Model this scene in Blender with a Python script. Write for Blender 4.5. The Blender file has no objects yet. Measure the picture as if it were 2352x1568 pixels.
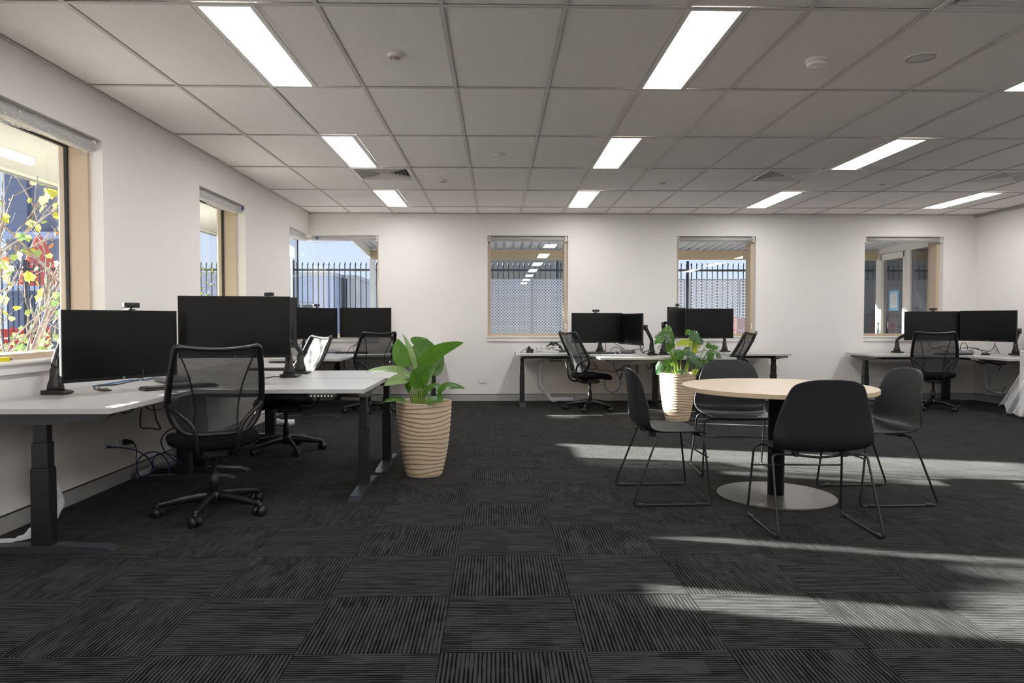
import bpy, bmesh, math, random
from mathutils import Vector, Matrix, Euler
from math import pi, sin, cos, radians
S = bpy.context.scene
COL = S.collection
random.seed(7)
V = Vector

# ---------------------------------------------------------------- camera, world, sun, exposure
FPX, PITCH, YAW, EYE = 1611.787, .0293, .02112, 1.14315
cam = bpy.data.objects.new('camera', bpy.data.cameras.new('camera'))
COL.objects.link(cam)
cam.location = (0, 0, EYE)
cam.rotation_euler = (pi/2 - PITCH, 0, -YAW)
cam.data.sensor_width = 36
cam.data.lens = FPX/2352*36
cam.data.clip_start = .05
S.camera = cam
S.view_settings.view_transform = 'Standard'
S.view_settings.look = 'None'
S.view_settings.gamma = 1
S.view_settings.use_curve_mapping = False
S.view_settings.exposure = 0.07
S.cycles.use_denoising = True
S.cycles.max_bounces = 10
S.cycles.diffuse_bounces = 5
S.cycles.transparent_max_bounces = 24
S.cycles.caustics_reflective = False
S.cycles.caustics_refractive = False
S.cycles.sample_clamp_indirect = 6

W = bpy.data.worlds.new('sky'); S.world = W; W.use_nodes = True
_n = W.node_tree.nodes; _l = W.node_tree.links
_tc = _n.new('ShaderNodeTexCoord'); _sx = _n.new('ShaderNodeSeparateXYZ'); _cr = _n.new('ShaderNodeValToRGB')
_l.new(_tc.outputs['Generated'], _sx.inputs[0]); _l.new(_sx.outputs['Z'], _cr.inputs[0])
_cr.color_ramp.elements[0].position = 0.0; _cr.color_ramp.elements[0].color = (.66, .74, .88, 1)
_cr.color_ramp.elements[1].position = .7; _cr.color_ramp.elements[1].color = (.30, .45, .78, 1)
_l.new(_cr.outputs[0], _n['Background'].inputs[0]); _n['Background'].inputs[1].default_value = 1.3

sun = bpy.data.objects.new('sun', bpy.data.lights.new('sun', 'SUN')); COL.objects.link(sun)
SUN_DIR = V((1, -.275, -.285)).normalized()
sun.rotation_euler = SUN_DIR.to_track_quat('-Z', 'Y').to_euler()
sun.data.energy = 72; sun.data.angle = radians(.8); sun.data.color = (1, .95, .88)
PANEL = 24.5       # ceiling panel emission

# ---------------------------------------------------------------- helpers
def ray(x, y):
    cp, sp, cy, sy = cos(PITCH), sin(PITCH), cos(YAW), sin(YAW)
    fw = V((sy*cp, cy*cp, -sp)); r = V((cy, -sy, 0)); u = r.cross(fw)
    return fw + r*((x-1176)/FPX) - u*((y-784)/FPX)
def P(x, y, Y):                 # the point of the room at depth Y seen at x, y
    d = ray(x, y); return V((0, 0, EYE)) + d*(Y/d.y)
def PZ(x, y, Z):                # the point of height Z seen at x, y
    d = ray(x, y); p = V((0, 0, EYE)) + d*((Z-EYE)/d.z)
    if .3 < Z < 1:                # on a desk: stay clear of the walls
        if p.y > 9.85: p = V((d.x/d.y*9.85, 9.85, Z))
        p.x = max(p.x, -2.60)
    return p

MATS = {}
def mat(name, col, rough=.6, metal=0., spec=.5, noise=None, bump=None, sheen=0, coat=0, trans=None):
    """noise=(scale, amount): value variation; bump=(scale, strength, distance)"""
    m = bpy.data.materials.new(name); m.use_nodes = True
    nt = m.node_tree; b = nt.nodes['Principled BSDF']
    b.inputs['Base Color'].default_value = (*col, 1)
    b.inputs['Roughness'].default_value = rough; b.inputs['Metallic'].default_value = metal
    b.inputs['Specular IOR Level'].default_value = spec
    if sheen: b.inputs['Sheen Weight'].default_value = sheen
    if coat: b.inputs['Coat Weight'].default_value = coat
    tc = nt.nodes.new('ShaderNodeTexCoord')
    if noise:
        nz = nt.nodes.new('ShaderNodeTexNoise'); nz.inputs['Scale'].default_value = noise[0]; nz.inputs['Detail'].default_value = 4
        nt.links.new(tc.outputs['Object'], nz.inputs['Vector'])
        rp = nt.nodes.new('ShaderNodeValToRGB')
        a = noise[1]
        rp.color_ramp.elements[0].position = .35; rp.color_ramp.elements[1].position = .65
        rp.color_ramp.elements[0].color = (*[c*(1-a) for c in col], 1)
        rp.color_ramp.elements[1].color = (*[min(1, c*(1+a)) for c in col], 1)
        nt.links.new(nz.outputs['Fac'], rp.inputs[0]); nt.links.new(rp.outputs[0], b.inputs['Base Color'])
    if bump:
        nz = nt.nodes.new('ShaderNodeTexNoise'); nz.inputs['Scale'].default_value = bump[0]; nz.inputs['Detail'].default_value = 3
        nt.links.new(tc.outputs['Object'], nz.inputs['Vector'])
        bp = nt.nodes.new('ShaderNodeBump'); bp.inputs['Strength'].default_value = bump[1]; bp.inputs['Distance'].default_value = bump[2]
        nt.links.new(nz.outputs['Fac'], bp.inputs['Height']); nt.links.new(bp.outputs[0], b.inputs['Normal'])
    if trans:                    # thin leaf: part of the light comes through
        o = nt.nodes['Material Output']; t = nt.nodes.new('ShaderNodeBsdfTranslucent'); t.inputs[0].default_value = (*trans[1], 1)
        mx = nt.nodes.new('ShaderNodeMixShader'); mx.inputs[0].default_value = trans[0]
        nt.links.new(b.outputs[0], mx.inputs[1]); nt.links.new(t.outputs[0], mx.inputs[2]); nt.links.new(mx.outputs[0], o.inputs[0])
    MATS[name] = m
    return m
def emit(name, col, k):
    m = bpy.data.materials.new(name); m.use_nodes = True; nt = m.node_tree
    nt.nodes.remove(nt.nodes['Principled BSDF']); e = nt.nodes.new('ShaderNodeEmission')
    e.inputs[0].default_value = (*col, 1); e.inputs[1].default_value = k
    nt.links.new(e.outputs[0], nt.nodes['Material Output'].inputs[0]); MATS[name] = m; return m
def glassy(name, tint, ior=1.45, rough=0.0, extra=0.0):
    """a thin pane: clear film plus fresnel reflection"""
    m = bpy.data.materials.new(name); m.use_nodes = True; nt = m.node_tree
    nt.nodes.remove(nt.nodes['Principled BSDF'])
    t = nt.nodes.new('ShaderNodeBsdfTransparent'); t.inputs[0].default_value = (*tint, 1)
    g = nt.nodes.new('ShaderNodeBsdfGlossy'); g.inputs['Roughness'].default_value = rough
    f = nt.nodes.new('ShaderNodeLayerWeight'); f.inputs[0].default_value = .5
    pw = nt.nodes.new('ShaderNodeMath'); pw.operation = 'POWER'; pw.inputs[1].default_value = 5
    nt.links.new(f.outputs['Facing'], pw.inputs[0])
    ad = nt.nodes.new('ShaderNodeMath'); ad.operation = 'MULTIPLY_ADD'; ad.use_clamp = True
    ad.inputs[1].default_value = .9; ad.inputs[2].default_value = extra
    mx = nt.nodes.new('ShaderNodeMixShader')
    nt.links.new(pw.outputs[0], ad.inputs[0]); nt.links.new(ad.outputs[0], mx.inputs[0])
    nt.links.new(t.outputs[0], mx.inputs[1]); nt.links.new(g.outputs[0], mx.inputs[2])
    nt.links.new(mx.outputs[0], nt.nodes['Material Output'].inputs[0]); MATS[name] = m; return m

class G:
    def __init__(s): s.bm = bmesh.new()
    def _new(s, vs, fs, smooth=False):
        bv = [s.bm.verts.new(v) for v in vs]
        for f in fs:
            try:
                q = s.bm.faces.new([bv[i] for i in f]); q.smooth = smooth
            except ValueError: pass
        return bv
    def box(s, a, b, bev=0, M=None, seg=2):
        a, b = V(a), V(b)
        if bev:
            t = bmesh.new(); bmesh.ops.create_cube(t, size=1)
            for v in t.verts: v.co = V(((a[i]+b[i])/2 + v.co[i]*(b[i]-a[i]) for i in range(3)))
            bmesh.ops.bevel(t, geom=t.edges[:], offset=bev, segments=seg, profile=.5, affect='EDGES')
            vs = [v.co.copy() for v in t.verts]; t.verts.index_update()
            fs = [[v.index for v in f.verts] for f in t.faces]; t.free()
        else:
            vs = [V((x, y, z)) for z in (a.z, b.z) for y in (a.y, b.y) for x in (a.x, b.x)]
            fs = [(0, 2, 3, 1), (4, 5, 7, 6), (0, 1, 5, 4), (2, 6, 7, 3), (0, 4, 6, 2), (1, 3, 7, 5)]
        if M is not None: vs = [M @ v for v in vs]
        s._new(vs, fs); return s
    def tube(s, pts, r, n=8, closed=False, caps=True, flat=1.0, smooth=True):
        pts = [V(p) for p in pts]; m = len(pts)
        rs = r if isinstance(r, (list, tuple)) else [r]*m
        tg = []
        for i in range(m):
            if closed: t = pts[(i+1) % m]-pts[i-1]
            else: t = pts[min(i+1, m-1)]-pts[max(i-1, 0)]
            tg.append(t.normalized() if t.length > 1e-9 else V((0, 0, 1)))
        up = V((0, 0, 1)) if abs(tg[0].z) < .9 else V((1, 0, 0))
        u = (up - tg[0]*up.dot(tg[0])).normalized()
        vs = []
        for i in range(m):
            u = (u - tg[i]*u.dot(tg[i]))
            u = u.normalized() if u.length > 1e-6 else tg[i].orthogonal().normalized()
            w = tg[i].cross(u)
            for k in range(n):
                a = 2*pi*k/n
                vs.append(pts[i] + u*(cos(a)*rs[i]) + w*(sin(a)*rs[i]*flat))
        fs = []
        for i in range(m if closed else m-1):
            j = (i+1) % m
            for k in range(n):
                fs.append((i*n+k, i*n+(k+1) % n, j*n+(k+1) % n, j*n+k))
        if caps and not closed:
            fs.append(tuple(range(n-1, -1, -1))); fs.append(tuple((m-1)*n+k for k in range(n)))
        s._new(vs, fs, smooth); return s
    def lathe(s, prof, n=32, c=(0, 0, 0), smooth=True, cap=True):
        c = V(c); vs = []; m = len(prof)
        for r, z in prof:
            for k in range(n):
                a = 2*pi*k/n; vs.append(c+V((r*cos(a), r*sin(a), z)))
        fs = [(i*n+k, i*n+(k+1) % n, (i+1)*n+(k+1) % n, (i+1)*n+k) for i in range(m-1) for k in range(n)]
        if cap: fs.append(tuple(range(n-1, -1, -1))); fs.append(tuple((m-1)*n+k for k in range(n)))
        s._new(vs, fs, smooth); return s
    def prism(s, poly, h0, h1, axis='z', M=None):
        """outline (u, v) extruded between h0 and h1 along the axis"""
        n = len(poly)
        def c(u, v, h): return V((u, v, h)) if axis == 'z' else (V((u, h, v)) if axis == 'y' else V((h, u, v)))
        vs = [c(u, v, h0) for u, v in poly] + [c(u, v, h1) for u, v in poly]
        if M is not None: vs = [M @ v for v in vs]
        fs = [tuple(range(n-1, -1, -1)), tuple(range(n, 2*n))] + [(i, (i+1) % n, n+(i+1) % n, n+i) for i in range(n)]
        s._new(vs, fs); return s
    def grid(s, rows, smooth=True, closed=False):
        m, n = len(rows), len(rows[0]); vs = [V(p) for r in rows for p in r]
        fs = [(i*n+k, i*n+(k+1) % n, (i+1)*n+(k+1) % n, (i+1)*n+k) for i in range(m-1) for k in range(n if closed else n-1)]
        s._new(vs, fs, smooth); return s
    def tri(s, vs, fs, smooth=True): s._new([V(v) for v in vs], fs, smooth); return s
    def mesh(s, name):
        bmesh.ops.recalc_face_normals(s.bm, faces=s.bm.faces[:])
        me = bpy.data.meshes.new(name); s.bm.to_mesh(me); s.bm.free(); s.bm = None; return me

def wloc(o):
    if o.name in INWORLD: return V((0, 0, 0))          # its mesh is already in room coordinates
    return V(o.location) + (wloc(o.parent) if o.parent else V((0, 0, 0)))
INWORLD = set()
def obj(name, g, m, parent=None, loc=(0, 0, 0), rot=(0, 0, 0), world=False, solid=0, off=0):
    me = g.mesh(name) if isinstance(g, G) else g
    if m is not None and not me.materials: me.materials.append(MATS[m] if isinstance(m, str) else m)
    o = bpy.data.objects.new(name, me); COL.objects.link(o)
    o.location = loc; o.rotation_euler = rot
    if parent is not None:
        o.parent = parent
        if world: o.matrix_parent_inverse = Matrix.Translation(-wloc(parent)); INWORLD.add(o.name)
    if solid:
        md = o.modifiers.new('thickness', 'SOLIDIFY'); md.thickness = solid; md.offset = off
    return o
def tag(o, label, cat, group=None, kind=None):
    o['label'] = label; o['category'] = cat
    if group: o['group'] = group
    if kind: o['kind'] = kind
    return o
def thing(name, label, cat, loc=(0, 0, 0), rotz=0, group=None):
    o = bpy.data.objects.new(name, None); COL.objects.link(o); o.location = loc; o.rotation_euler = (0, 0, rotz)
    o.empty_display_size = .1
    return tag(o, label, cat, group)
def struct(name, g, m, parent=None):
    o = obj(name, g, m, parent)
    if parent is None: o['kind'] = 'structure'
    return o
def sempty(name, loc=(0, 0, 0)):
    o = bpy.data.objects.new(name, None); COL.objects.link(o); o.location = loc; o['kind'] = 'structure'; return o
def kids(o): return [c for c in COL.objects if c.parent == o]
def dup(root, loc, rotz, label, group=None):
    def cp(o, par):
        c = o.copy(); COL.objects.link(c)
        if par is not None: c.parent = par
        for k in CH.get(o.name, []): cp(k, c)
        return c
    CH = {}
    for c in COL.objects:
        if c.parent is not None: CH.setdefault(c.parent.name, []).append(c)
    r = cp(root, None); r.location = loc; r.rotation_euler = (0, 0, rotz); r['label'] = label
    if group: r['group'] = group
    return r
def spline(pts, n=8):
    """smooth path through the points"""
    pts = [V(p) for p in pts]; out = []
    for i in range(len(pts)-1):
        p0 = pts[max(i-1, 0)]; p1 = pts[i]; p2 = pts[i+1]; p3 = pts[min(i+2, len(pts)-1)]
        for k in range(n):
            t = k/n
            out.append(.5*((2*p1)+(p2-p0)*t+(2*p0-5*p1+4*p2-p3)*t*t+(3*p1-p0-3*p2+p3)*t**3))
    out.append(pts[-1]); return out

# ---------------------------------------------------------------- materials
mat('wall_paint', (.775, .75, .728), .75, spec=.25, bump=(260, .06, .001))
mat('ceiling_slab', (.5, .48, .46), .9)
mat('white_trim', (.80, .78, .76), .45)
mat('tan_frame', (.52, .42, .31), .45)
mat('black_gasket', (.01, .01, .011), .6)
mat('baseboard', (.36, .355, .35), .45, noise=(3, .06))
mat('tee_white', (.60, .58, .555), .5)
mat('laminate', (.465, .463, .463), .32, spec=.5)
mat('steel_black', (.011, .011, .013), .42, spec=.45, bump=(900, .1, .0004))
mat('foot_top', (.035, .038, .045), .33, spec=.6)
mat('plastic_black', (.014, .014, .015), .45, spec=.45)
mat('frame_black', (.011, .011, .013), .34, spec=.45)
mat('gloss_black', (.012, .012, .014), .18, spec=.6)
mat('fabric_black', (.005, .005, .006), .95, spec=.12, bump=(700, .4, .001))
mat('shell_black', (.014, .015, .018), .42, spec=.36, bump=(1200, .06, .0003))
mat('rod_black', (.012, .012, .013), .38, spec=.5)
mat('screen', (.0025, .0028, .0034), .27, spec=.28)
mat('bezel', (.006, .006, .007), .35, spec=.3)
mat('logo_grey', (.55, .56, .58), .3, metal=.6)
mat('pc_grey', (.34, .34, .37), .4, metal=.3)
mat('cable_black', (.012, .012, .012), .5)
mat('cable_blue', (.012, .028, .12), .45)
mat('cable_bright_blue', (.02, .16, .40), .45)
mat('cable_white', (.72, .72, .70), .5)
mat('sleeve_white', (.55, .55, .58), .8, bump=(60, .5, .004))
mat('oak', (.74, .61, .45), .42, spec=.4)
mat('ply_edge', (.56, .45, .29), .6)
mat('base_steel', (.16, .155, .15), .38, metal=.55, spec=.5)
mat('pot_tan', (.50, .395, .285), .8, spec=.3, noise=(420, .16), bump=(500, .25, .001))
mat('soil', (.03, .022, .016), .95, bump=(60, .8, .01))
mat('socket_white', (.74, .73, .72), .4)
mat('button_white', (.75, .75, .75), .5)
mat('led_lens', (.50, .30, .27), .3)
mat('wrap_tube', (.42, .41, .40), .5)
mat('fence_black', (.022, .026, .042), .4)
mat('soffit_paint', (.22, .212, .185), .7)
mat('bead_cream', (.30, .28, .24), .6)
mat('fascia', (.12, .125, .11), .6)
mat('beam_tan', (.42, .33, .22), .6)
mat('roof_sheet', (.40, .42, .46), .4, metal=.2)
mat('post_white', (.72, .73, .74), .5)
mat('paving', (.36, .355, .35), .85, noise=(2.5, .12))
mat('shed_grey', (.17, .175, .155), .8, noise=(.6, .06))
mat('building_blue', (.30, .36, .52), .7, noise=(.4, .06))
mat('building_dark', (.12, .145, .22), .7, noise=(.5, .08))
mat('building_trim', (.36, .38, .43), .6)
mat('window_dark', (.03, .035, .05), .15, spec=.6)
mat('red_plastic', (.55, .05, .035), .5)
mat('red_canvas', (.62, .10, .08), .8, bump=(40, .3, .01))
mat('bark', (.16, .13, .115), .9, noise=(30, .3))
mat('leaf_yellow', (.30, .31, .045), .6, trans=(.5, (.40, .40, .06)))
mat('leaf_lime', (.17, .24, .06), .6, trans=(.5, (.26, .35, .09)))
mat('leaf_green', (.07, .13, .045), .6, trans=(.4, (.12, .22, .06)))
mat('leaf_orange', (.40, .13, .05), .6, trans=(.5, (.5, .17, .06)))
mat('dry_seed', (.34, .22, .15), .9)
mat('paper', (.78, .79, .80), .6)
mat('paper_blue', (.20, .46, .70), .5)
mat('print_grey', (.35, .36, .38), .7)
mat('yellow_card', (.72, .60, .02), .5)
mat('door_white', (.80, .76, .70), .5)
mat('cabinet_white', (.72, .71, .71), .4)
mat('carpet_base', (.012, .012, .012), .95)
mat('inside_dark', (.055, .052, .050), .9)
emit('panel_light', (1, .98, .962), PANEL)
glassy('glass', (.93, .95, .955), 1.45, 0, .04)
glassy('door_glass', (.60, .60, .62), 1.5, 0, .30)

def plastic_film(name, lo, hi):
    m = bpy.data.materials.new(name); m.use_nodes = True; nt = m.node_tree; b = nt.nodes['Principled BSDF']
    b.inputs['Base Color'].default_value = (.80, .81, .83, 1); b.inputs['Roughness'].default_value = .12; b.inputs['Specular IOR Level'].default_value = .8
    o = nt.nodes['Material Output']; t = nt.nodes.new('ShaderNodeBsdfTransparent'); mx = nt.nodes.new('ShaderNodeMixShader')
    lw = nt.nodes.new('ShaderNodeLayerWeight'); lw.inputs[0].default_value = .35
    mp = nt.nodes.new('ShaderNodeMapRange'); mp.inputs[3].default_value = lo; mp.inputs[4].default_value = hi
    nt.links.new(lw.outputs['Facing'], mp.inputs[0]); nt.links.new(mp.outputs[0], mx.inputs[0])
    nt.links.new(t.outputs[0], mx.inputs[1]); nt.links.new(b.outputs[0], mx.inputs[2]); nt.links.new(mx.outputs[0], o.inputs[0])
    MATS[name] = m
plastic_film('plastic_film', .07, .6); plastic_film('drape_film', .24, .75)
def chair_net():
    """see-through woven net: fine threads across, light passes between them"""
    m = bpy.data.materials.new('chair_net'); m.use_nodes = True; nt = m.node_tree; b = nt.nodes['Principled BSDF']
    b.inputs['Base Color'].default_value = (.040, .041, .044, 1); b.inputs['Roughness'].default_value = .6; b.inputs['Specular IOR Level'].default_value = .15
    o = nt.nodes['Material Output']; t = nt.nodes.new('ShaderNodeBsdfTransparent'); mx = nt.nodes.new('ShaderNodeMixShader')
    tc = nt.nodes.new('ShaderNodeTexCoord'); wv = nt.nodes.new('ShaderNodeTexWave'); wv.bands_direction = 'Z'
    wv.inputs['Scale'].default_value = 60; wv.inputs['Distortion'].default_value = .6
    mp = nt.nodes.new('ShaderNodeMapRange'); mp.inputs[3].default_value = .75; mp.inputs[4].default_value = .90
    nt.links.new(tc.outputs['Object'], wv.inputs[0]); nt.links.new(wv.outputs['Fac'], mp.inputs[0]); nt.links.new(mp.outputs[0], mx.inputs[0])
    nt.links.new(t.outputs[0], mx.inputs[1]); nt.links.new(b.outputs[0], mx.inputs[2]); nt.links.new(mx.outputs[0], o.inputs[0])
    MATS['chair_net'] = m
chair_net()
def perforated():
    """sheet metal with a staggered pattern of round holes"""
    m = bpy.data.materials.new('perforated_sheet'); m.use_nodes = True; nt = m.node_tree; b = nt.nodes['Principled BSDF']
    b.inputs['Base Color'].default_value = (.62, .65, .74, 1); b.inputs['Roughness'].default_value = .45
    o = nt.nodes['Material Output']; t = nt.nodes.new('ShaderNodeBsdfTransparent'); mx = nt.nodes.new('ShaderNodeMixShader')
    tc = nt.nodes.new('ShaderNodeTexCoord'); sp = nt.nodes.new('ShaderNodeSeparateXYZ'); nt.links.new(tc.outputs['Object'], sp.inputs[0])
    def M(op, a, c=None):
        n = nt.nodes.new('ShaderNodeMath'); n.operation = op
        for i, v in enumerate((a, c)):
            if v is None: continue
            if isinstance(v, (int, float)): n.inputs[i].default_value = v
            else: nt.links.new(v, n.inputs[i])
        return n.outputs[0]
    def dist(ox):
        p = .058
        fx = M('SUBTRACT', M('FRACT', M('ADD', M('DIVIDE', sp.outputs['X'], p), ox+50)), .5)
        fz = M('SUBTRACT', M('FRACT', M('ADD', M('DIVIDE', sp.outputs['Z'], p), ox+50)), .5)
        return M('ADD', M('MULTIPLY', fx, fx), M('MULTIPLY', fz, fz))
    d = M('MINIMUM', dist(0.0), dist(.5))
    k = M('GREATER_THAN', d, .235**2)
    nt.links.new(k, mx.inputs[0]); nt.links.new(t.outputs[0], mx.inputs[1]); nt.links.new(b.outputs[0], mx.inputs[2]); nt.links.new(mx.outputs[0], o.inputs[0])
    MATS['perforated_sheet'] = m
perforated()
def ceiling_board():
    m = bpy.data.materials.new('ceiling_board'); m.use_nodes = True; nt = m.node_tree; b = nt.nodes['Principled BSDF']
    b.inputs['Roughness'].default_value = .9; b.inputs['Specular IOR Level'].default_value = .15
    tc = nt.nodes.new('ShaderNodeTexCoord'); nz = nt.nodes.new('ShaderNodeTexNoise'); nz.inputs['Scale'].default_value = 260; nz.inputs['Detail'].default_value = 2
    nt.links.new(tc.outputs['Object'], nz.inputs['Vector'])
    rp = nt.nodes.new('ShaderNodeValToRGB'); e = rp.color_ramp.elements
    e[0].position = .31; e[0].color = (.46, .44, .42, 1); e[1].position = .40; e[1].color = (.93, .90, .87, 1)
    nt.links.new(nz.outputs['Fac'], rp.inputs[0]); nt.links.new(rp.outputs[0], b.inputs['Base Color'])
    MATS['ceiling_board'] = m
ceiling_board()
def carpet():
    """ribbed loop pile: ribs run along the tile's own y, broken into dashes and darker blocks"""
    m = bpy.data.materials.new('carpet'); m.use_nodes = True; nt = m.node_tree; b = nt.nodes['Principled BSDF']
    b.inputs['Roughness'].default_value = .95; b.inputs['Specular IOR Level'].default_value = .03
    b.inputs['Sheen Weight'].default_value = .055; b.inputs['Sheen Roughness'].default_value = .35
    N = nt.nodes.new; Lk = nt.links.new
    tc = N('ShaderNodeTexCoord'); oi = N('ShaderNodeObjectInfo'); sp = N('ShaderNodeSeparateXYZ'); Lk(tc.outputs['Object'], sp.inputs[0])
    def M(op, a, c=None, d=None):
        n = N('ShaderNodeMath'); n.operation = op
        for i, v in enumerate((a, c, d)):
            if v is None: continue
            if isinstance(v, (int, float)): n.inputs[i].default_value = v
            else: Lk(v, n.inputs[i])
        return n.outputs[0]
    r = M('MULTIPLY', oi.outputs['Random'], 91.7)
    ribs = M('MULTIPLY', sp.outputs['X'], 68.0)
    idx = M('FLOOR', ribs)
    tri = M('ABSOLUTE', M('SUBTRACT', M('FRACT', ribs), .5))          # 0 in the middle of a rib, .5 in the groove
    def noise(x, y, sc, det=1):
        c = N('ShaderNodeCombineXYZ'); Lk(x, c.inputs[0]); Lk(y, c.inputs[1]); Lk(r, c.inputs[2])
        n = N('ShaderNodeTexNoise'); n.inputs['Scale'].default_value = sc; n.inputs['Detail'].default_value = det; Lk(c.outputs[0], n.inputs['Vector']); return n.outputs['Fac']
    dash = noise(M('MULTIPLY', idx, 3.7), M('MULTIPLY', sp.outputs['Y'], 9.0), 1.0)
    bx = M('FLOOR', M('MULTIPLY', sp.outputs['X'], 11.0)); by = M('FLOOR', M('MULTIPLY', sp.outputs['Y'], 7.0))
    blk = noise(M('MULTIPLY', bx, 5.3), M('MULTIPLY', by, 4.1), 1.0)
    fib = noise(M('MULTIPLY', sp.outputs['X'], 420.0), M('MULTIPLY', sp.outputs['Y'], 300.0), 1.0, 2)
    # groove width follows dash and block
    wgt = M('ADD', M('MULTIPLY', M('SUBTRACT', dash, .5), 1.1), M('MULTIPLY', M('SUBTRACT', blk, .5), .7))
    edge = M('SUBTRACT', .27, M('MULTIPLY', wgt, .55))
    lite = N('ShaderNodeMapRange'); lite.interpolation_type = 'SMOOTHSTEP'
    Lk(tri, lite.inputs[0]); Lk(M('ADD', edge, .09), lite.inputs[1]); Lk(M('SUBTRACT', edge, .09), lite.inputs[2])
    f2 = M('MULTIPLY', lite.outputs[0], M('ADD', M('MULTIPLY', fib, 1.2), .42))
    mx = N('ShaderNodeMix'); mx.data_type = 'RGBA'; Lk(f2, mx.inputs[0])
    mx.inputs[6].default_value = (.0016, .0016, .0019, 1); mx.inputs[7].default_value = (.032, .032, .0325, 1)
    Lk(mx.outputs[2], b.inputs['Base Color'])
    bp = N('ShaderNodeBump'); bp.inputs['Strength'].default_value = .5; bp.inputs['Distance'].default_value = .003
    Lk(f2, bp.inputs['Height']); Lk(bp.outputs[0], b.inputs['Normal'])
    MATS['carpet'] = m
carpet()
def oak_grain():
    m = MATS['oak']; nt = m.node_tree; b = nt.nodes['Principled BSDF']
    tc = nt.nodes.new('ShaderNodeTexCoord'); mp = nt.nodes.new('ShaderNodeMapping'); mp.inputs['Scale'].default_value = (1.6, 40, 40)
    nz = nt.nodes.new('ShaderNodeTexNoise'); nz.inputs['Scale'].default_value = 2; nz.inputs['Detail'].default_value = 5
    rp = nt.nodes.new('ShaderNodeValToRGB'); e = rp.color_ramp.elements
    e[0].position = .3; e[0].color = (.51, .42, .325, 1); e[1].position = .7; e[1].color = (.60, .505, .40, 1)
    nt.links.new(tc.outputs['Object'], mp.inputs[0]); nt.links.new(mp.outputs[0], nz.inputs['Vector']); nt.links.new(nz.outputs['Fac'], rp.inputs[0]); nt.links.new(rp.outputs[0], b.inputs['Base Color'])
    m = MATS['ply_edge']; nt = m.node_tree; b = nt.nodes['Principled BSDF']
    tc = nt.nodes.new('ShaderNodeTexCoord'); wv = nt.nodes.new('ShaderNodeTexWave'); wv.bands_direction = 'Z'; wv.inputs['Scale'].default_value = 60; wv.inputs['Distortion'].default_value = .5
    rp = nt.nodes.new('ShaderNodeValToRGB'); e = rp.color_ramp.elements; e[0].color = (.44, .34, .21, 1); e[1].color = (.66, .55, .38, 1)
    nt.links.new(tc.outputs['Object'], wv.inputs[0]); nt.links.new(wv.outputs['Fac'], rp.inputs[0]); nt.links.new(rp.outputs[0], b.inputs['Base Color'])
oak_grain()
def leafmat(name, a, c, tr):
    """houseplant leaf: side veins as lighter lines in its own colour"""
    m = mat(name, a, .32, spec=.45, trans=(.28, tr)); nt = m.node_tree; b = nt.nodes['Principled BSDF']
    uv = nt.nodes.new('ShaderNodeUVMap'); sp = nt.nodes.new('ShaderNodeSeparateXYZ'); nt.links.new(uv.outputs[0], sp.inputs[0])
    nz = nt.nodes.new('ShaderNodeTexNoise'); nz.inputs['Scale'].default_value = 14; tc = nt.nodes.new('ShaderNodeTexCoord'); nt.links.new(tc.outputs['Object'], nz.inputs['Vector'])
    rp = nt.nodes.new('ShaderNodeValToRGB'); e = rp.color_ramp.elements; e[0].position = .3; e[0].color = (*a, 1); e[1].position = .75; e[1].color = (*c, 1)
    nt.links.new(nz.outputs['Fac'], rp.inputs[0]); nt.links.new(rp.outputs[0], b.inputs['Base Color'])
leafmat('lily_green', (.028, .088, .014), (.065, .165, .026), (.22, .50, .05))
leafmat('lily_pale', (.17, .26, .10), (.28, .40, .17), (.35, .5, .15))
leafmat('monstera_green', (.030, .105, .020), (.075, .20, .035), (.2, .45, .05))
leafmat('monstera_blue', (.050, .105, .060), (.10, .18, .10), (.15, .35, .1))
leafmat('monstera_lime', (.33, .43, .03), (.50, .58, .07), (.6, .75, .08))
leafmat('stem_green', (.20, .32, .05), (.30, .42, .08), (.3, .5, .1))

# ---------------------------------------------------------------- room shell
D, XL, XR, CZ = 10.02, -2.66, 6.92, 2.664
YB = -9.0
OB, OT = .915, 2.355                     # window openings: bottom, top
WT = .30
WL = [(-4.39, -3.25), (-1.70, -.56), (.99, 2.13), (3.68, 4.824), (6.367, 7.505), (9.09, D+WT)]        # openings along the left wall
WB = [(XL-WT, -1.683), (-.136, 1.012), (2.571, 3.712), (5.289, 6.437)]   # along the back wall

g = G().box((XL-.3, YB-.3, -.30), (XR+.3, D+.3, -.005))
floor = struct('floor', g, 'carpet_base')
g = G().box((-.249, -.249, -.005), (.249, .249, 0))
tile_me = g.mesh('carpet_tile')
FX0, FY0 = -.197, 2.3897
for j in range(-2, 16):
    for i in range(-6, 15):
        xa, xb = FX0+.5*i, FX0+.5*(i+1); ya, yb = FY0+.5*j, FY0+.5*(j+1)
        if xb > XR+.005 or xa < XL-.005 or yb > D: cut = True
        else: cut = False
        xa2, xb2, yb2 = max(xa, XL), min(xb, XR), min(yb, D)
        if xb2-xa2 < .02 or yb2-ya < .02: continue
        if (xa2 > .79*yb2+.15) or (xb2 < -.74*yb2-.15): continue
        o = obj('carpet_tile', tile_me, 'carpet', floor)
        rot = (i+j) % 2 == 0
        sx, sy = (xb2-xa2)/.5, (yb2-ya)/.5
        o.location = ((xa2+xb2)/2, (ya+yb2)/2, 0)
        if rot: o.rotation_euler = (0, 0, pi/2); o.scale = (sy, sx, 1)
        else: o.scale = (sx, sy, 1)
# carpet outside the picture, behind the camera
g = G().box((XL, YB, -.005), (XR, FY0-1.0, -.001)); obj('carpet_remainder', g, 'carpet', floor)

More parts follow.
